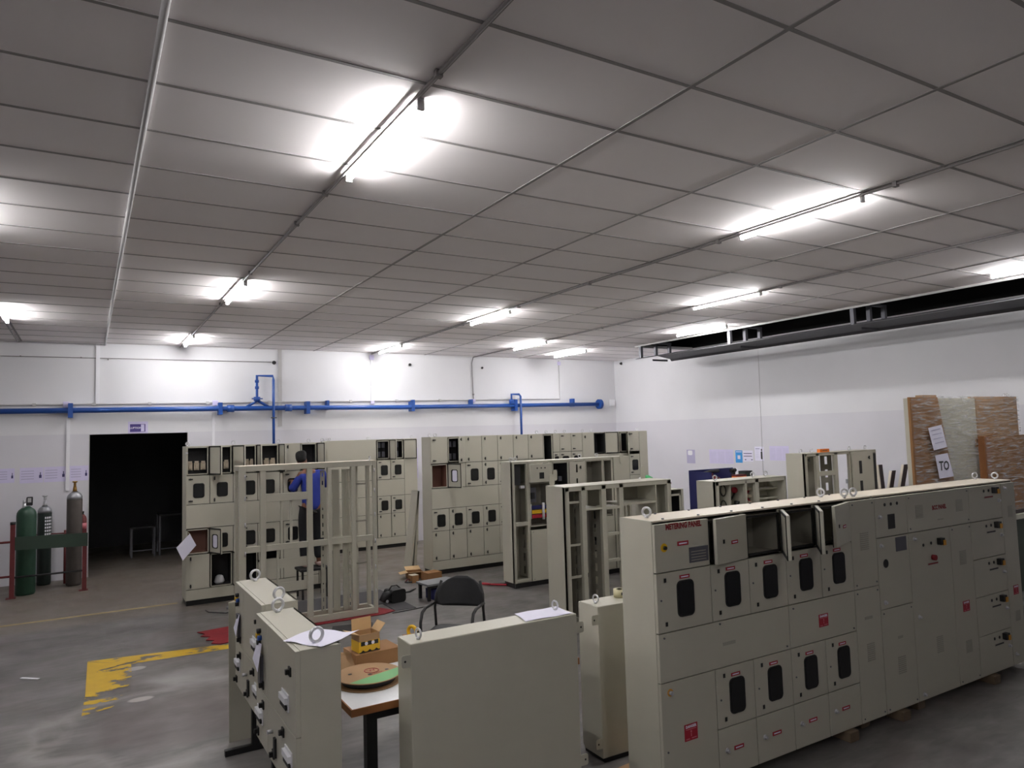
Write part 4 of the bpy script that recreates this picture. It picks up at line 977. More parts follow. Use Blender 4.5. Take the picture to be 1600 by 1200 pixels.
def carton(name, lab, loc, w, d, h, rz=0, m='cardboard', flaps=(), band=None, inner='cardboard_in', fl=.6, open_=True):
    t = thing(name, lab, 'cardboard box', loc, rz); T = .004
    b = MB().box(-w/2, w/2, -d/2, -d/2+T, 0, h).box(-w/2, w/2, d/2-T, d/2, 0, h).box(-w/2, -w/2+T, -d/2+T, d/2-T, 0, h).box(w/2-T, w/2, -d/2+T, d/2-T, 0, h).box(-w/2+T, w/2-T, -d/2+T, d/2-T, 0, T, 1)
    if not open_: b.box(-w/2, w/2, -d/2, d/2, h, h+T)
    b.build('box', [m, inner], t)
    for side, ang in flaps:                              # ang measured outwards from upright
        L = (d if side in 'LR' else w)*fl; a = R(ang)
        o = {'F': ((0, -d/2), (0, -1), (1, 0), w), 'B': ((0, d/2), (0, 1), (1, 0), w), 'L': ((-w/2, 0), (-1, 0), (0, 1), d), 'R': ((w/2, 0), (1, 0), (0, 1), d)}[side]
        c0_, n, u, wd = o; q = []
        for s_, k in ((-1, 0), (1, 0), (1, 1), (-1, 1)):
            q.append(Vector((c0_[0]+u[0]*wd/2*s_*.97+n[0]*math.sin(a)*L*k, c0_[1]+u[1]*wd/2*s_*.97+n[1]*math.sin(a)*L*k, h+math.cos(a)*L*k)))
        nn = (q[1]-q[0]).cross(q[3]-q[0]).normalized()*.003
        MB().hexa(q, [x+nn for x in q]).build('flap', inner, t)
    if band:
        MB().box(-w/2-.001, w/2+.001, -d/2-.001, d/2+.001, h*band[1], h*band[2]).build('printed_band', band[0], t)
    return t
c1 = carton('carton', 'low brown carton lying under the small open yellow carton', (1.60, 4.53, .752), .30, .22, .086, .05, 'cardboard_dark', (), open_=False)
c2 = carton('carton', 'small open carton with a yellow and black band and four raised flaps', (1.545, 4.49, .843), .14, .115, .115, .12, 'cardboard', (('B', 4), ('L', 72), ('R', 42)), None, fl=.55)
MB().box(-.071, .071, -.0585, .0585, .004, .072).build('printed_band', 'yellow', c2)
q = MB()
for k in (-1, 0, 1):
    q.box(.046*k-.014, .046*k+.014, -.0595, -.0585, .046, .0715)
    q.prism([(.046*k-.022, .004), (.046*k+.022, .004), (.046*k, .02)], -.0595, -.0585)
q.box(-.071, .071, -.0595, -.0585, .004, .009); q.build('print', 'black', c2)
for k in (-.5, .5): MB().cyl((.046*k, -.0596, .058), (.046*k, -.060, .058), .011, 12).build('print', 'paper', c2)
fp = thing('carton_flap', 'loose bent cardboard flap left of the small open carton', 'cardboard', (1.40, 4.47, .752))
MB().hexa([(-.075, -.05, 0), (.06, -.075, .0), (.065, -.07, 0), (-.07, -.045, 0)], [(-.03, .04, .10), (.085, .03, .085), (.09, .035, .085), (-.025, .045, .10)]).build('sheet', 'cardboard', fp)
c3_ = carton('carton', 'red-brown carton at the right end beside the reel, under a black and yellow tool', (1.98, 4.50, .752), .28, .24, .10, -.1, 'cardboard_dark', (), open_=False)
MB().box(-.141, .141, -.121, .121, .01, .09).build('printed_band', 'red_rust', c3_)
tg = thing('tape_gun', 'black and yellow hand tool lying on the red-brown carton', 'tool', (1.93, 4.46, .857), .5)
MB().tube([(0, -.09, .03), (0, -.03, .035), (0, .05, .03)], [.014, .018, .014], 10).build('handle', 'black', tg)
MB().ring((.0, .09, .035), (1, 0, 0), .034, .012, 16, 8).build('roll', 'yellow', tg); MB().box(-.02, .02, .03, .12, 0, .012).build('plate', 'yellow', tg)
nb = thing('paper_cup', 'white lump of paper beside the reel behind the nearest control box', 'paper', (1.27, 4.42, .752))
MB().lathe((0, 0, 0), [(.035, 0), (.05, .015), (.042, .035), (.01, .05)], 9).build('paper', 'white', nb)
# ---------------------------------------------------------------- chair and stool
ch = thing('arm_chair', 'black metal armchair with a mesh back, standing behind the blank cabinet', 'chair', (2.87, 5.925, 0), R(-43))
MB().rrect(-.23, .23, -.22, .23, -.0, .02, .06).move(Matrix.Translation((0, 0, .43)) @ Matrix.Rotation(-PI/2, 4, 'X') @ Matrix.Translation((0, 0, 0))).build('seat', 'dark', ch)
bk = MB(); nr, nc = 9, 12; ix = {}
for s2 in (0, 1):
    for i in range(nr+1):
        v_ = i/nr; z = .6+.27*v_; hw = .235*max(.22, max(0, 1-min(1, max(0, (v_-.18)/.82))**2.6)**.5) if v_ > .18 else .235*(.72+.28*(v_/.18)**.5)
        for j in range(nc+1):
            x = hw*(2*j/nc-1); ix[s2, i, j] = len(bk.v); zz = z-.018*(x/.235)**2*(1-v_)*-1 if i == 0 else z
            bk.v.append((x, .245+.014*s2-.09*(x/.235)**2+.12*(z-.6), zz))
for i in range(nr):
    for j in range(nc):
        for s2 in (0, 1):
            f = [ix[s2, i, j], ix[s2, i, j+1], ix[s2, i+1, j+1], ix[s2, i+1, j]]; bk.face(f[::-1] if s2 else f, 0, True)
for j in range(nc):
    bk.face([ix[1, 0, j], ix[1, 0, j+1], ix[0, 0, j+1], ix[0, 0, j]]); bk.face([ix[0, nr, j], ix[0, nr, j+1], ix[1, nr, j+1], ix[1, nr, j]])
for i in range(nr):
    bk.face([ix[0, i, 0], ix[0, i+1, 0], ix[1, i+1, 0], ix[1, i, 0]]); bk.face([ix[1, i, nc], ix[1, i+1, nc], ix[0, i+1, nc], ix[0, i, nc]])
bk.build('backrest', 'dark', ch)
for s_ in (-1, 1):
    x = .235*s_
    MB().tube([(x, -.23, 0), (x, -.235, .30), (x, -.235, .56), (x, -.19, .635), (x, -.10, .655), (x, .17, .645)], .014, 8).build('arm', 'black', ch)
    MB().tube([(x, .30, 0), (x, .2, .40), (x*.99, .16, .60), (x*.96, .19, .72), (x*.8, .24, .83)], .013, 8).build('leg', 'black', ch)
    MB().tube([(x, -.235, .42), (x, .2, .42)], .011, 8).build('side_rail', 'black', ch)
MB().tube([(-.235, -.235, .42), (.235, -.235, .42)], .011, 8).tube([(-.235, .2, .42), (.235, .2, .42)], .011, 8).build('cross_rail', 'black', ch)
st = thing('low_stool', 'low black stool with a grey top behind the chair back', 'stool', (4.13, 9.02, 0), .1)
MB().box(-.24, .24, -.16, .16, .20, .225).build('top', 'galv', st)
for x in (-.2, .2):
    for y in (-.12, .12): MB().box(x-.018, x+.018, y-.018, y+.018, 0, .2).build('leg', 'black', st)
MB().box(-.22, .22, -.14, -.12, .165, .2).box(-.22, .22, .12, .14, .165, .2).build('apron', 'black', st)
bt = thing('tray', 'dark blue tray on the floor under the low grey stool', 'tray', (4.16, 9.04, 0), .1)
MB().box(-.14, .15, -.09, .09, 0, .01).box(-.15, .16, -.1, -.09, 0, .13).box(-.15, .16, .09, .1, 0, .13).box(-.15, -.14, -.1, .1, 0, .13).box(.15, .16, -.1, .1, 0, .13).build('tray', 'blue_dark', bt)
MB().box(-.1, .09, -.104, -.1, .06, .085).build('label', 'paper', bt)
# ---------------------------------------------------------------- things on the floor
rc = thing('floor_cloth', 'red cloth spread on the floor under the empty panel frame, ragged at the left', 'cloth')
ed = [(1.12, 9.12), (1.19, 8.98), (1.13, 8.90), (1.22, 8.82), (1.16, 8.70), (1.24, 8.64), (1.19, 8.52), (1.27, 8.44), (1.38, 8.46), (1.5, 8.55), (2.3, 8.58), (3.2, 8.575), (3.37, 8.66), (3.32, 8.80), (3.2, 9.06), (2.2, 9.12), (1.6, 9.18)]
b = MB(); n = len(ed)
b.v += [(x, y, .0035) for x, y in ed]+[(x, y, .0105) for x, y in ed]
b.face(list(range(n, 2*n))); b.face(list(range(n))[::-1])
for k in range(n): b.face([k, (k+1) % n, n+(k+1) % n, n+k])
b.build('cloth', 'red_cloth', rc)
mt = thing('floor_mat', 'grey rubber mat right of the red cloth with a black tool bag on it', 'mat')
MB().box(3.38, 3.66, 8.66, 9.98, 0, .006).box(2.3, 3.38, 9.13, 9.98, 0, .006).build('mat', 'mat_grey', mt)
m2 = thing('floor_mat', 'small dark mat on the floor in front of the red cloth', 'mat')
MB().hexa([(2.35, 8.0, 0), (2.78, 7.86, 0), (2.95, 8.3, 0), (2.5, 8.42, 0)], [(2.35, 8.0, .005), (2.78, 7.86, .005), (2.95, 8.3, .005), (2.5, 8.42, .005)]).build('mat', 'dark', m2)
tbg = thing('tool_bag', 'black tool bag lying on the grey mat beside the empty frame', 'bag', (3.47, 9.12, .006), .2)
MB().rrect(-.02, .20, 0, .17, -.10, .10, .04).build('body', 'black', tbg); MB().tube([(-.15, -.06, .05), (-.1, -.06, .12), (-.03, -.05, .13)], [.04, .05, .04], 10).build('pocket', 'dark', tbg)
MB().tube([(-.01, 0, .15), (.04, 0, .21), (.12, 0, .21), (.18, 0, .16)], .009, 8).build('handle', 'rubber', tbg)
MB().cyl((-.1, -.11, .05), (-.1, -.12, .05), .02, 10).build('buckle', 'steel', tbg)
cbl = thing('cable', 'black cable lying on the floor between the grey mat and the low stool', 'cable')
MB().tube([(3.72, 9.62, .006), (3.85, 9.55, .008), (3.95, 9.56, .012), (4.02, 9.62, .014), (4.1, 9.7, .01)], [.005, .008, .014, .012, .006], 8).build('cable', 'black', cbl)
rd = thing('rod', 'thin dark rod on the floor at the near edge of the grey mat', 'rod')
MB().tube([(3.30, 8.56, .006), (3.82, 8.62, .006)], .005, 8).build('rod', 'black', rd)
carton('carton', 'orange-brown carton on the floor at the near left corner of the long cabinet row', (4.56, 10.17, 0), .25, .2, .12, .12, 'cardboard_dark', (), open_=False)
carton('carton', 'carton with torn flaps behind the orange-brown one by the long cabinet row', (4.42, 10.50, 0), .24, .2, .10, -.2, 'cardboard_dark', (('F', 80), ('B', 75), ('L', 100)))
cs = carton('carton', 'smallest dark carton with a pale top on the floor left of the orange-brown one', (4.27, 10.18, 0), .11, .12, .10, .1, 'cardboard_dark', (), open_=False)
MB().box(-.056, .056, -.061, .061, .105, .112).build('lid', 'cream', cs)
tw = thing('tongs', 'small red-handled tongs on the floor left of the dark carton', 'tool', (4.12, 10.15, 0))
MB().tube([(0, 0, .02), (.06, .05, .05), (.12, .04, .03)], .01, 8).build('handle', 'red_rust', tw); MB().tube([(0, 0, .02), (.06, -.04, .02), (.12, -.02, .02)], .01, 8).build('jaw', 'dark', tw)
lp = None
for k, (dx, lab) in enumerate(((0, 'beige steel panel leaning against the left end of the long cabinet row'), (.08, 'second thin panel leaning behind the first at the left end of the long row'))):
    l = thing('metal_sheet', lab, 'metal sheet', (4.52+dx, 10.90, 0))
    MB().hexa([(-.02, 0, 0), (.02, 0, 0), (.02, .26, 0), (-.02, .26, 0)], [(.155-dx, 0, 1.3), (.185-dx, 0, 1.3), (.185-dx, .26, 1.3), (.155-dx, .26, 1.3)]).build('panel', 'beige', l)
gr = thing('power_tool', 'small cream power tool with a black cable, on the floor under the fuse chamber cabinet', 'tool', (1.72, 10.16, 0))
MB().tube([(-.08, 0, .05), (-.02, 0, .055), (.06, .0, .05), (.11, 0, .04)], [.035, .045, .04, .022], 12).build('body', 'cream', gr)
MB().cyl((-.07, 0, .0), (-.07, 0, .03), .045, 14).build('head', 'galv', gr); MB().cyl((-.02, -.05, .05), (-.02, -.09, .04), .014, 8).build('side_handle', 'red_rust', gr)
MB().tube([(.11, 0, .04), (.0, -.16, .006), (-.16, -.26, .006), (-.34, -.06, .006), (-.37, .0, .02)], .006, 8).build('cord', 'black', gr)
rt = thing('bolt_cutter', 'red and black long-handled cutter on the floor in front of the long cabinet row', 'tool', (5.06, 9.22, 0), -.5)
MB().tube([(0, 0, .02), (.2, .02, .02), (.32, .0, .02)], .015, 8).build('handle', 'black', rt); MB().tube([(0, 0, .02), (.16, -.06, .02), (.24, -.08, .02)], .014, 8).build('handle', 'red', rt)
MB().tube([(0, 0, .02), (-.1, .01, .03), (-.14, .03, .03)], [.018, .02, .008], 8).build('jaw', 'red', rt)
sk = thing('paper_strip', 'short white strip lying on the bare floor at far left', 'paper', (-.44, 8.36, 0), -.75)
MB().box(-.10, .10, -.014, .014, 0, .004).build('strip', 'white', sk)
# ---------------------------------------------------------------- gas cylinders and their rack
def cylinder(lab, x, y, r, h, m, ring=None, guard=False, valve='brass', stencil=False):
    t = thing('gas_cylinder', lab, 'gas cylinder', (x, y, 0))
    b = MB().lathe((0, 0, 0), [(r*.9, 0), (r, .03), (r, h-.9*r), (r*.96, h-.55*r), (r*.8, h-.25*r), (r*.5, h), (r*.32, h+.02)], 28)
    b.build('body', m, t)
    if ring: MB().lathe((0, 0, 0), [(r*1.006, h-.95*r), (r*.97, h-.55*r), (r*.81, h-.25*r), (r*.52, h+.004)], 28).build('shoulder_paint', ring, t)
    if guard: MB().cyl((-.03, -.02, h-.01), (-.03, -.02, h+.07), .03, 12, 0, .022).cyl((-.03, -.02, h+.07), (-.03, -.02, h+.12), .02, 10).build('valve', 'steel', t); MB().rrect(-.005, .075, h+.03, h+.16, -.03, .03, .012).build('valve_guard', 'dark', t); MB().box(.012, .058, -.032, -.03, h+.08, h+.145).build('guard_label', 'conduit', t)
    else: MB().cyl((0, 0, h), (0, 0, h+.1), .035, 12, 0, .022).cyl((0, -.06, h+.10), (0, .05, h+.10), .016, 8).cyl((0, 0, h+.1), (0, 0, h+.17), .018, 8).cyl((0, 0, h+.16), (0, 0, h+.18), .035, 10).build('valve', valve, t)
    if stencil:
        q = MB(); random.seed(5)
        for a in (-58, -42, -26, -10):
            A = R(-90-a)
            for k in range(7):
                z = .74+.052*k; q.quad([(r*1.006*math.cos(A+d), r*1.006*math.sin(A+d), zz) for d, zz in ((-.09, z), (.09, z), (.09, z+.03), (-.09, z+.03))])
        q.build('stencil', 'white', t)
    return t
cylinder('big green gas cylinder, leftmost in the rack', -.77, 13.12, .13, 1.29, 'green_cyl', guard=True)
cylinder('dark green gas cylinder with white stencilling, behind the big green one', -.57, 13.83, .10, 1.24, 'darkgreen_cyl', ring='galv', valve='steel', stencil=True)
cylinder('tall grey gas cylinder with a silver shoulder, beside the doorway', -.155, 13.46, .11, 1.46, 'grey_cyl', ring='galv')
rk = thing('cylinder_rack', 'red post rack with a dark green rail holding the gas cylinders', 'rack')
for x, z1 in ((-.92, 1.07), (-.01, .86)): MB().box(x-.03, x+.03, 12.85, 12.91, 0, z1).box(x-.07, x+.05, 12.83, 12.93, 0, .012).build('post', 'red_rust', rk)
MB().cyl((-.92, 12.88, 1.07), (-.92, 12.88, 1.11), .035, 10).build('cap', 'dark', rk)
MB().hexa([(-.89, 12.835, .70), (.03, 12.835, .67), (.03, 12.845, .67), (-.89, 12.845, .70)], [(-.89, 12.835, .89), (.03, 12.835, .87), (.03, 12.845, .87), (-.89, 12.845, .89)]).build('front_plate', 'rail_green', rk)
MB().tube([(-.92, 12.88, .30), (-.01, 12.88, .30)], .014, 8).build('lower_rail', 'dark', rk)
MB().tube([(-.28, 13.72, 0), (-.28, 13.72, .85)], .022, 8).build('post', 'red_rust', rk)
MB().tube([(-.01, 12.88, .8), (-.28, 13.72, .8), (-.92, 13.95, .8), (-.92, 12.88, .8)], .012, 8).build('rear_rail', 'red_rust', rk)
for z in (.32, .82): MB().tube([(-.92, 12.88, z), (-2.4, 12.92, z)], .016, 8).build('side_rail', 'red_rust', rk)
MB().box(-2.45, -2.39, 12.89, 12.95, 0, 1.05).build('post', 'red_rust', rk)
fx = thing('fire_extinguisher', 'small pinkish red extinguisher on the wall between the grey cylinder and the doorway', 'fire extinguisher', (-.045, YW-.075, .70))
MB().lathe((0, 0, 0), [(.055, 0), (.06, .02), (.06, .28), (.05, .32), (.022, .36)], 18).build('body', 'red_rust', fx); MB().lathe((0, 0, .12), [(.0606, 0), (.0608, .10)], 18).build('label', 'pink', fx)
MB().cyl((0, 0, .35), (0, 0, .40), .018, 10).box(-.02, .02, -.06, .03, .39, .41).build('valve', 'dark', fx); MB().box(-.02, .02, .05, .074, .1, .3).build('wall_bracket', 'dark', fx)
# ---------------------------------------------------------------- storeroom seen through the doorway
def bench(lab, x, y, w, d, h, top):
    t = thing('bench', lab, 'bench', (x, y, 0))
    MB().box(0, w, 0, d, h-.03, h).build('top', top, t)
    for a in (0, w-.03):
        for b_ in (0, d-.03): MB().box(a, a+.03, b_, b_+.03, 0, h-.03).build('leg', 'strap', t)
    MB().box(.03, w-.03, 0, .02, .12, .14).build('rail', 'strap', t)
bench('low grey-legged bench in the dark storeroom', .755, 15.83, .43, .4, .585, 'dark')
bench('higher grey-legged table at the right of the dark storeroom', 1.245, 15.80, 1.2, .6, .80, 'dark')
# ---------------------------------------------------------------- tool board and things behind the metering panel
TX = 9.36
tr = thing('tool_trolley', 'blue tool trolley near the right wall, behind the open shells', 'trolley', (TX, 8.95, 0))
MB().box(0, 1.12, .50, .53, .1, 1.44).build('back_panel', 'blue_dark', tr); MB().box(0, .03, 0, .50, .1, 1.42).build('side_panel', 'blue_dark', tr); MB().box(1.09, 1.12, 0, .5, .1, 1.2).build('side_panel', 'blue_dark', tr)
MB().box(.03, 1.09, 0, .5, 1.18, 1.21).build('shelf', 'blue_dark', tr); MB().box(.03, 1.09, 0, .5, .5, .53).build('shelf', 'blue_dark', tr)
for x in (.05, 1.07):
    for y in (.05, .45): MB().cyl((x-.015, y, .05), (x+.015, y, .05), .05, 14).box(x-.02, x+.02, y-.02, y+.02, .05, .1).build('castor', 'black', tr)
for z0, z1 in ((1.08, 1.16), (.92, 1.0)): MB().box(.04, .11, -.003, 0, z0, z1).build('label', 'paper', tr)
def tool(nm, lab, x, m, parts, cat='tool', y=9.12):
    t = thing(nm, lab, cat, (x+.40, y, 1.211))
    for k, (pn, pm, f) in enumerate(parts): f(MB()).build(pn, pm, t)
tool('drill', 'black drill standing at the back of the blue trolley', 9.78, '', [('body', 'black', lambda b: b.cyl((-.02, .1, .19), (.10, .1, .2), .035, 12)), ('handle', 'dark', lambda b: b.hexa([(-.0, .07, 0), (.06, .07, 0), (.06, .13, 0), (0, .13, 0)], [(.02, .08, .18), (.08, .08, .18), (.08, .12, .18), (.02, .12, .18)]))])
tool('drill', 'long black drill on the top edge at the middle of the blue trolley', 9.40, '', [('body', 'dark', lambda b: b.tube([(-.22, .2, .18), (-.05, .2, .19), (.15, .2, .2)], [.02, .035, .03], 10)), ('handle', 'red_rust', lambda b: b.box(-.08, -.02, .17, .23, 0, .17))])
tool('hand_tool', 'dark red machine tool at the left of the blue trolley shelf', 9.22, '', [('body', 'red_rust', lambda b: b.tube([(-.12, 0, .07), (0, 0, .08), (.12, 0, .06)], [.04, .06, .04], 12)), ('base', 'dark', lambda b: b.box(-.1, .1, -.05, .05, 0, .04))])
tool('tool_case', 'orange box on the right of the blue trolley shelf', 9.78, '', [('body', 'orange', lambda b: b.box(-.13, .13, -.06, .05, 0, .10)), ('lid', 'red_rust', lambda b: b.box(-.13, .13, -.06, .05, .10, .13))], 'box', 9.05)
tool('tool_case', 'dark green box at the right end of the blue trolley shelf', 10.06, '', [('body', 'rail_green', lambda b: b.box(-.1, .09, -.06, .1, 0, .15)), ('lid', 'dark', lambda b: b.box(-.1, .09, -.06, .1, .15, .18))], 'box')
tool('tape_roll', 'yellow roll at the left end of the blue trolley shelf', 9.03, '', [('roll', 'yellow', lambda b: b.ring((0, 0, .05), (0, 1, 0), .035, .018, 18, 8)), ('core', 'cream', lambda b: b.ring((0, 0, .05), (0, 1, 0), .02, .006, 14, 6))], 'tape')
gb = thing('green_package', 'green and white package on the red-edged shelf, seen through the cabinet shell', 'package', (7.07, 8.05, 1.415))
MB().tube([(-.12, 0, .05), (-.05, 0, .055), (.02, 0, .05)], [.03, .05, .05], 10, 0).build('white_end', 'white', gb); MB().tube([(-.05, 0, .055), (.05, 0, .06), (.13, 0, .05)], [.052, .055, .03], 10).build('body', 'green_bag', gb)
sh = thing('parts_shelf', 'pale shelf unit with a red edge, seen through the upper opening of the cabinet shell', 'shelf unit', (6.78, 7.85, 0))
MB().box(0, .6, 0, .4, 1.36, 1.39).box(0, .6, 0, .4, .9, .93).build('shelf', 'cream', sh); MB().box(0, .6, -.012, 0, 1.392, 1.415).build('edge', 'red_rust', sh); MB().box(0, .6, 0, .4, 1.392, 1.413).build('liner', 'red_rust', sh)
for x in (0, .57):
    for y in (0, .37): MB().box(x, x+.03, y, y+.03, 0, 1.36).build('leg', 'galv', sh)
bx = thing('black_box', 'small black box on the lower board of the pale shelf unit', 'box', (7.2, 8.0, .93)); MB().box(-.09, .09, -.08, .08, 0, .2).build('body', 'black', bx); MB().box(-.09, .09, -.08, .08, .2, .22).build('lid', 'dark', bx)
# leaning dark boards
def board(lab, xb, xt, w_, y, zt, m='brown_dark'):
    t = thing('leaning_board', lab, 'board', (xb, y, 0))
    dx = xt-xb
    MB().hexa([(.02, 0, 0), (w_, 0, 0), (w_, .03, 0), (.02, .03, 0)], [(dx+.02, 0, zt), (dx+w_, 0, zt), (dx+w_, .03, zt), (dx+.02, .03, zt)]).build('board', m, t)
    MB().hexa([(0, -.002, 0), (.02, -.002, 0), (.02, .032, 0), (0, .032, 0)], [(dx, -.002, zt), (dx+.02, -.002, zt), (dx+.02, .032, zt), (dx, .032, zt)]).build('edge', 'beige_lit_pale', t)
board('dark leaning board with a pale edge, shortest and leftmost by the right wall', 10.50, 11.03, .13, 6.70, 1.43)
board('dark leaning board with a pale edge, tallest of those by the right wall', 10.62, 11.24, .14, 6.62, 1.52)
board('dark leaning board by the right wall, partly behind the tall wrapped panel', 11.0, 11.36, .10, 6.54, 1.43)
board('dark upright board right beside the tall open cabinet', 10.66, 10.52, .12, 6.60, 1.55)
t = thing('crate_lid', 'dark folded cover lying between the leaning boards', 'cover', (10.85, 6.9, 1.30)); MB().prism([(-.16, 0), (.16, 0), (.15, .05), (.02, .1), (-.03, .1), (-.15, .04)], 0, .3).build('cover', 'black', t)
t = thing('support_stand', 'grey stand carrying the dark folded cover', 'stand', (10.85, 6.9, 0)); MB().box(-.2, .2, 0, .35, 1.23, 1.299).build('top', 'galv', t)
for x in (-.18, .15):
    for y in (.02, .3): MB().box(x, x+.03, y, y+.03, 0, 1.23).build('leg', 'galv', t)
# ---------------------------------------------------------------- wrapped packs on a bench at the right
wb = thing('steel_bench', 'dark green bench under the wrapped packs at the right edge', 'bench', (7.95, 4.48, 0))
MB().box(0, 3.3, 0, .75, .945, 1.005).build('top', 'beige', wb); MB().box(.04, 3.26, .03, .06, .05, .944).build('front_panel', 'blind_green', wb)
for x in (.05, 3.2):
    for y in (.1, .68): MB().box(x, x+.05, y, y+.05, 0, .944).build('leg', 'rail_green', wb)
wp = thing('wrapped_panel', 'tall beige panel with cardboard edges in clear film and a page reading TO', 'wrapped panel', (8.06, 4.62, 1.006))
H_ = 1.465
MB().box(.02, 2.42, .02, .09, 0, H_).build('panel', 'beige', wp)
MB().hexa([(0, .004, 0), (.93, .004, 0), (.93, .03, 0), (0, .03, 0)], [(0, .004, H_+.01), (.58, .004, H_+.01), (.58, .03, H_+.01), (0, .03, H_+.01)]).build('cardboard_edge', 'cardboard_dark', wp)
MB().box(.28, .57, .01, .095, H_+.01, H_+.035).build('cardboard_edge', 'cardboard', wp)
MB().box(1.45, 2.47, .004, .10, .0, H_+.02).build('cardboard_edge', 'cardboard', wp)
MB().hexa([(1.36, -.004, .86), (1.6, -.004, .90), (1.6, .004, .90), (1.36, .004, .86)], [(1.36, -.004, .97), (1.9, -.004, 1.02), (1.9, .004, 1.02), (1.36, .004, .97)]).build('cardboard_flap', 'cardboard_dark', wp)
film = MB()
nx, nz = 30, 22
random.seed(11); hh = {}
for i in range(nx+1):
    for j in range(nz+1):
        hh[i, j] = len(film.v); film.v.append((-.004+2.48*i/nx, -.014-random.random()*.008, -.0+(H_+.025)*j/nz))
for i in range(nx):
    for j in range(nz): film.face([hh[i, j], hh[i+1, j], hh[i+1, j+1], hh[i, j+1]], 0, True)
film.build('film', 'plastic_wrap', wp)
p1 = MB().hexa([(.315, -.026, 1.07), (.575, -.026, 1.12), (.575, -.025, 1.12), (.315, -.025, 1.07)], [(.235, -.026, .79+.55), (.49, -.026, .83+.55), (.49, -.025, .83+.55), (.235, -.025, .79+.55)])
p1 = MB().hexa([(.37, -.026, .855), (.66, -.026, .885), (.66, -.025, .885), (.37, -.025, .855)], [(.285, -.026, 1.115), (.57, -.026, 1.15), (.57, -.025, 1.15), (.285, -.025, 1.115)]).build('note', 'paper', wp)
q = MB()
for k in range(4):
    z = .93+.05*k; q.hexa([(.40-.02*k, -.0275, z), (.60-.02*k, -.0275, z+.02), (.60-.02*k, -.0268, z+.02), (.40-.02*k, -.0268, z)], [(.40-.02*k, -.0275, z+.008), (.60-.02*k, -.0275, z+.028), (.60-.02*k, -.0268, z+.028), (.40-.02*k, -.0268, z+.008)])
q.build('print', 'ink_faint', p1.parent)
MB().hexa([(.45, -.026, .525), (.76, -.026, .535), (.76, -.025, .535), (.45, -.025, .525)], [(.39, -.026, .795), (.66, -.026, .815), (.66, -.025, .815), (.39, -.025, .795)]).build('address_page', 'paper', wp)
text('TO', .15, 'ink_dark', wp, (.565, -.028, .665), bold=.003)
MB().ring((2.33, .05, H_+.05), (1, .2, 0), .022, .006).ring((2.27, .05, H_+.045), (1, .2, 0), .02, .006).build('eyebolt', 'chrome', wp)
w2 = thing('wrapped_panel', 'lower cardboard-covered pack in yellowish film in front of the tall wrapped panel', 'wrapped panel', (9.44, 4.525, 1.006))
MB().box(.13, 1.75, .012, .075, .05, .985).build('pack', 'cardboard_dark', w2); MB().box(0, .13, .005, .078, .045, .99).build('cardboard_edge', 'wood_edge', w2)
MB().box(0, 1.75, .0, .085, 0, .045).build('base_board', 'brown_dark', w2)
film = MB(); hh = {}
for i in range(nx+1):
    for j in range(nz+1):
        hh[i, j] = len(film.v); film.v.append((.0+1.75*i/nx, -.008-random.random()*.006, .05+.94*j/nz))
for i in range(nx):
    for j in range(nz): film.face([hh[i, j], hh[i+1, j], hh[i+1, j+1], hh[i, j+1]], 0, True)
film.build('film', 'plastic_wrap', w2)
# ---------------------------------------------------------------- worker at the far cabinet
ps = thing('step_stool', 'black step stool under the worker, glimpsed through the empty frame', 'stool', (2.74, 10.18, 0))
MB().box(-.2, .2, -.17, .17, .38, .41).build('top', 'dark', ps)
for x in (-.18, .16):
    for y in (-.15, .13): MB().box(x, x+.025, y, y+.025, 0, .38).build('leg', 'black', ps)
pe = thing('person', 'person in a blue shirt and dark trousers on a stool, back turned', 'person', (2.74, 10.18, .411))
def skin(name, verts, edges, m, parent, root=0, lv=2):
    me = bpy.data.meshes.new(name); me.from_pydata([v[:3] for v in verts], edges, []); me.materials.append(MATS[m])
    o = bpy.data.objects.new(name, me); C.objects.link(o); o.parent = parent
    o.modifiers.new('skin', 'SKIN').use_smooth_shade = True
    s_ = o.modifiers.new('sub', 'SUBSURF'); s_.levels = lv-1; s_.render_levels = lv
    if not me.skin_vertices: me.skin_vertices.new()
    for i, v in enumerate(verts):
        d = me.skin_vertices[0].data[i]; d.radius = (v[3], v[4] if len(v) > 4 else v[3]); d.use_root = (i == root)
    return o
# faces +y (towards the cabinet); figure 1.62 m
V = [(0, 0, .84, .13, .10), (0, -.01, .98, .115, .09), (0, .0, 1.14, .13, .10), (-.03, .0, 1.28, .12, .09), (-.06, .0, 1.36, .055), (-.09, .02, 1.42, .05), (-.12, .03, 1.48, .07, .075), (-.14, .035, 1.55, .078, .085), (-.145, .03, 1.60, .055, .06),
     (-.15, 0, 1.29, .055), (-.25, .03, 1.09, .042), (-.21, .22, 1.17, .036), (-.19, .27, 1.19, .027),
     (.15, 0, 1.29, .055), (.24, .06, 1.12, .042), (.18, .26, 1.24, .036), (.17, .31, 1.27, .027),
     (-.09, 0, .78, .085), (-.10, .02, .44, .06), (-.10, -.01, .09, .042), (-.10, .0, .045, .035), (-.105, .12, .03, .03),
     (.09, 0, .78, .085), (.10, .02, .44, .06), (.10, -.01, .09, .042), (.10, .0, .045, .035), (.105, .12, .03, .03)]
Ed = [(0, 1), (1, 2), (2, 3), (3, 4), (4, 5), (5, 6), (6, 7), (7, 8), (3, 9), (9, 10), (10, 11), (11, 12), (3, 13), (13, 14), (14, 15), (15, 16), (0, 17), (17, 18), (18, 19), (19, 20), (20, 21), (0, 22), (22, 23), (23, 24), (24, 25), (25, 26)]
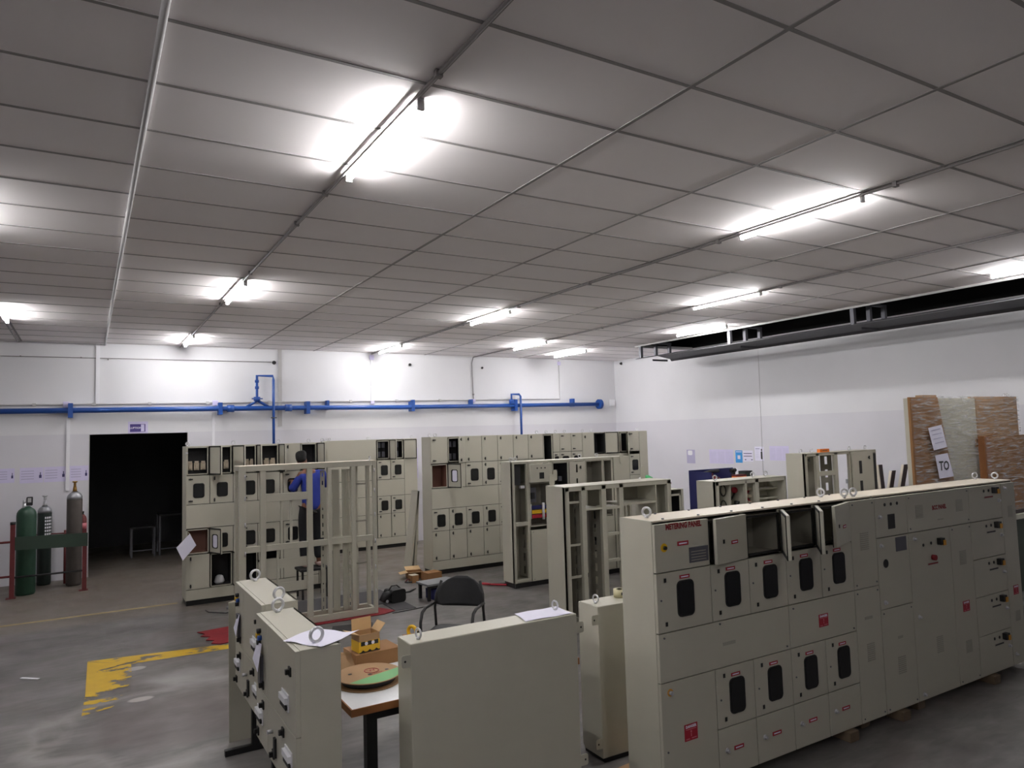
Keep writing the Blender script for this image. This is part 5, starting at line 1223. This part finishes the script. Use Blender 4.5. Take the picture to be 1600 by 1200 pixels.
for sx_, w_ in ((-1, 12), (1, 16)):                     # palm and five fingers per hand, lightly curled
    wx, wy, wz = V[w_][:3]; base = len(V); V.append((wx+.004*sx_, wy+.05, wz+.01, .022, .014)); Ed.append((w_, base))
    for k, (dx, L) in enumerate(((-.024, .075), (-.008, .085), (.008, .08), (.022, .062))):
        a = len(V); V.append((wx+dx, wy+.085, wz+.016, .009)); V.append((wx+dx, wy+.085+L*.5, wz+.012, .008)); V.append((wx+dx, wy+.085+L*.85, wz-.008, .007)); Ed += [(base, a), (a, a+1), (a+1, a+2)]
    a = len(V); V.append((wx-.03*sx_, wy+.05, wz+.01, .010)); V.append((wx-.04*sx_, wy+.085, wz+.0, .008)); Ed += [(base, a), (a, a+1)]
bd = skin('body', V, Ed, 'skin', pe)
SV = [(0, 0, .74, .16, .13), (0, -.01, .98, .14, .115), (0, .0, 1.14, .155, .125), (-.03, .0, 1.27, .145, .115), (-.06, .0, 1.345, .075), (-.155, 0, 1.285, .075), (-.255, .03, 1.09, .06), (-.225, .15, 1.14, .052), (.155, 0, 1.285, .075), (.245, .06, 1.12, .06), (.20, .19, 1.20, .052)]
skin('shirt', SV, [(0, 1), (1, 2), (2, 3), (3, 4), (3, 5), (5, 6), (6, 7), (3, 8), (8, 9), (9, 10)], 'shirt', pe)
TV = [(0, 0, .92, .14, .11), (-.092, 0, .74, .105), (-.10, .02, .44, .082), (-.10, -.01, .10, .07), (.092, 0, .74, .105), (.10, .02, .44, .082), (.10, -.01, .10, .07)]
skin('trousers', TV, [(0, 1), (1, 2), (2, 3), (0, 4), (4, 5), (5, 6)], 'trouser', pe)
skin('hair', [(-.12, -.0, 1.46, .07, .06), (-.14, .008, 1.53, .094, .084), (-.14, .02, 1.60, .085, .085), (-.145, .03, 1.63, .055, .055)], [(0, 1), (1, 2), (2, 3)], 'hair', pe)
for s_ in (-1, 1): skin('shoe', [(.10*s_, -.06, .04, .045, .038), (.10*s_, .04, .04, .045, .036), (.105*s_, .14, .032, .042, .028)], [(0, 1), (1, 2)], 'shoe', pe)
# face, mostly turned away
MB().cyl((-.17, .108, 1.535), (-.17, .114, 1.535), .01, 8).cyl((-.11, .108, 1.535), (-.11, .114, 1.535), .01, 8).build('eyes', 'white', pe)
# paper stuck on the fuse cabinet
hp = thing('paper_sheet', 'white paper sheet hanging askew from the copper-lined chamber by the doorway', 'paper', (0, 0, 0))
P4 = [(1.192, .993), (1.271, .832), (1.107, .647), (1.029, .824)]
MB().hexa([(x, 10.44, z) for x, z in P4], [(x, 10.442, z) for x, z in P4]).build('sheet', 'paper', hp)
MB().hexa([(1.192, 10.4425, .985), (1.2, 10.4425, .97), (1.20, 10.655, .97), (1.192, 10.655, .985)], [(1.195, 10.4425, .99), (1.205, 10.4425, .975), (1.205, 10.655, .975), (1.195, 10.655, .99)]).build('tape_strip', 'tape', hp)
# ---------------------------------------------------------------- world, camera, colour management
for o in bpy.data.objects:
    if 'off' in o: del o['off']
wd = bpy.data.worlds.new('world'); S.world = wd; wd.use_nodes = True
wd.node_tree.nodes['Background'].inputs[0].default_value = (.5, .5, .52, 1); wd.node_tree.nodes['Background'].inputs[1].default_value = .02
cam = bpy.data.cameras.new('camera'); co = bpy.data.objects.new('camera', cam); C.objects.link(co)
cam.sensor_width = 36; cam.lens = 36*1109.39/1600; cam.clip_start = .05; cam.clip_end = 100
rt_ = Vector((.85826029, -.51239837, -.02893399)); up_ = Vector((-.01114538, -.07497368, .99712323)); fw = Vector((.5130936, .85546879, .07005781))
m3 = Matrix((rt_, up_, -fw)).transposed()
co.matrix_world = Matrix.Translation((0, 0, 2.19385)) @ m3.to_4x4()
S.camera = co
S.view_settings.view_transform = 'Standard'; S.view_settings.look = 'None'; S.view_settings.gamma = 1; S.view_settings.use_curve_mapping = False
S.view_settings.exposure = EXPO
S.cycles.use_denoising = True
S.cycles.max_bounces = 10; S.cycles.diffuse_bounces = 8; S.cycles.transparent_max_bounces = 12
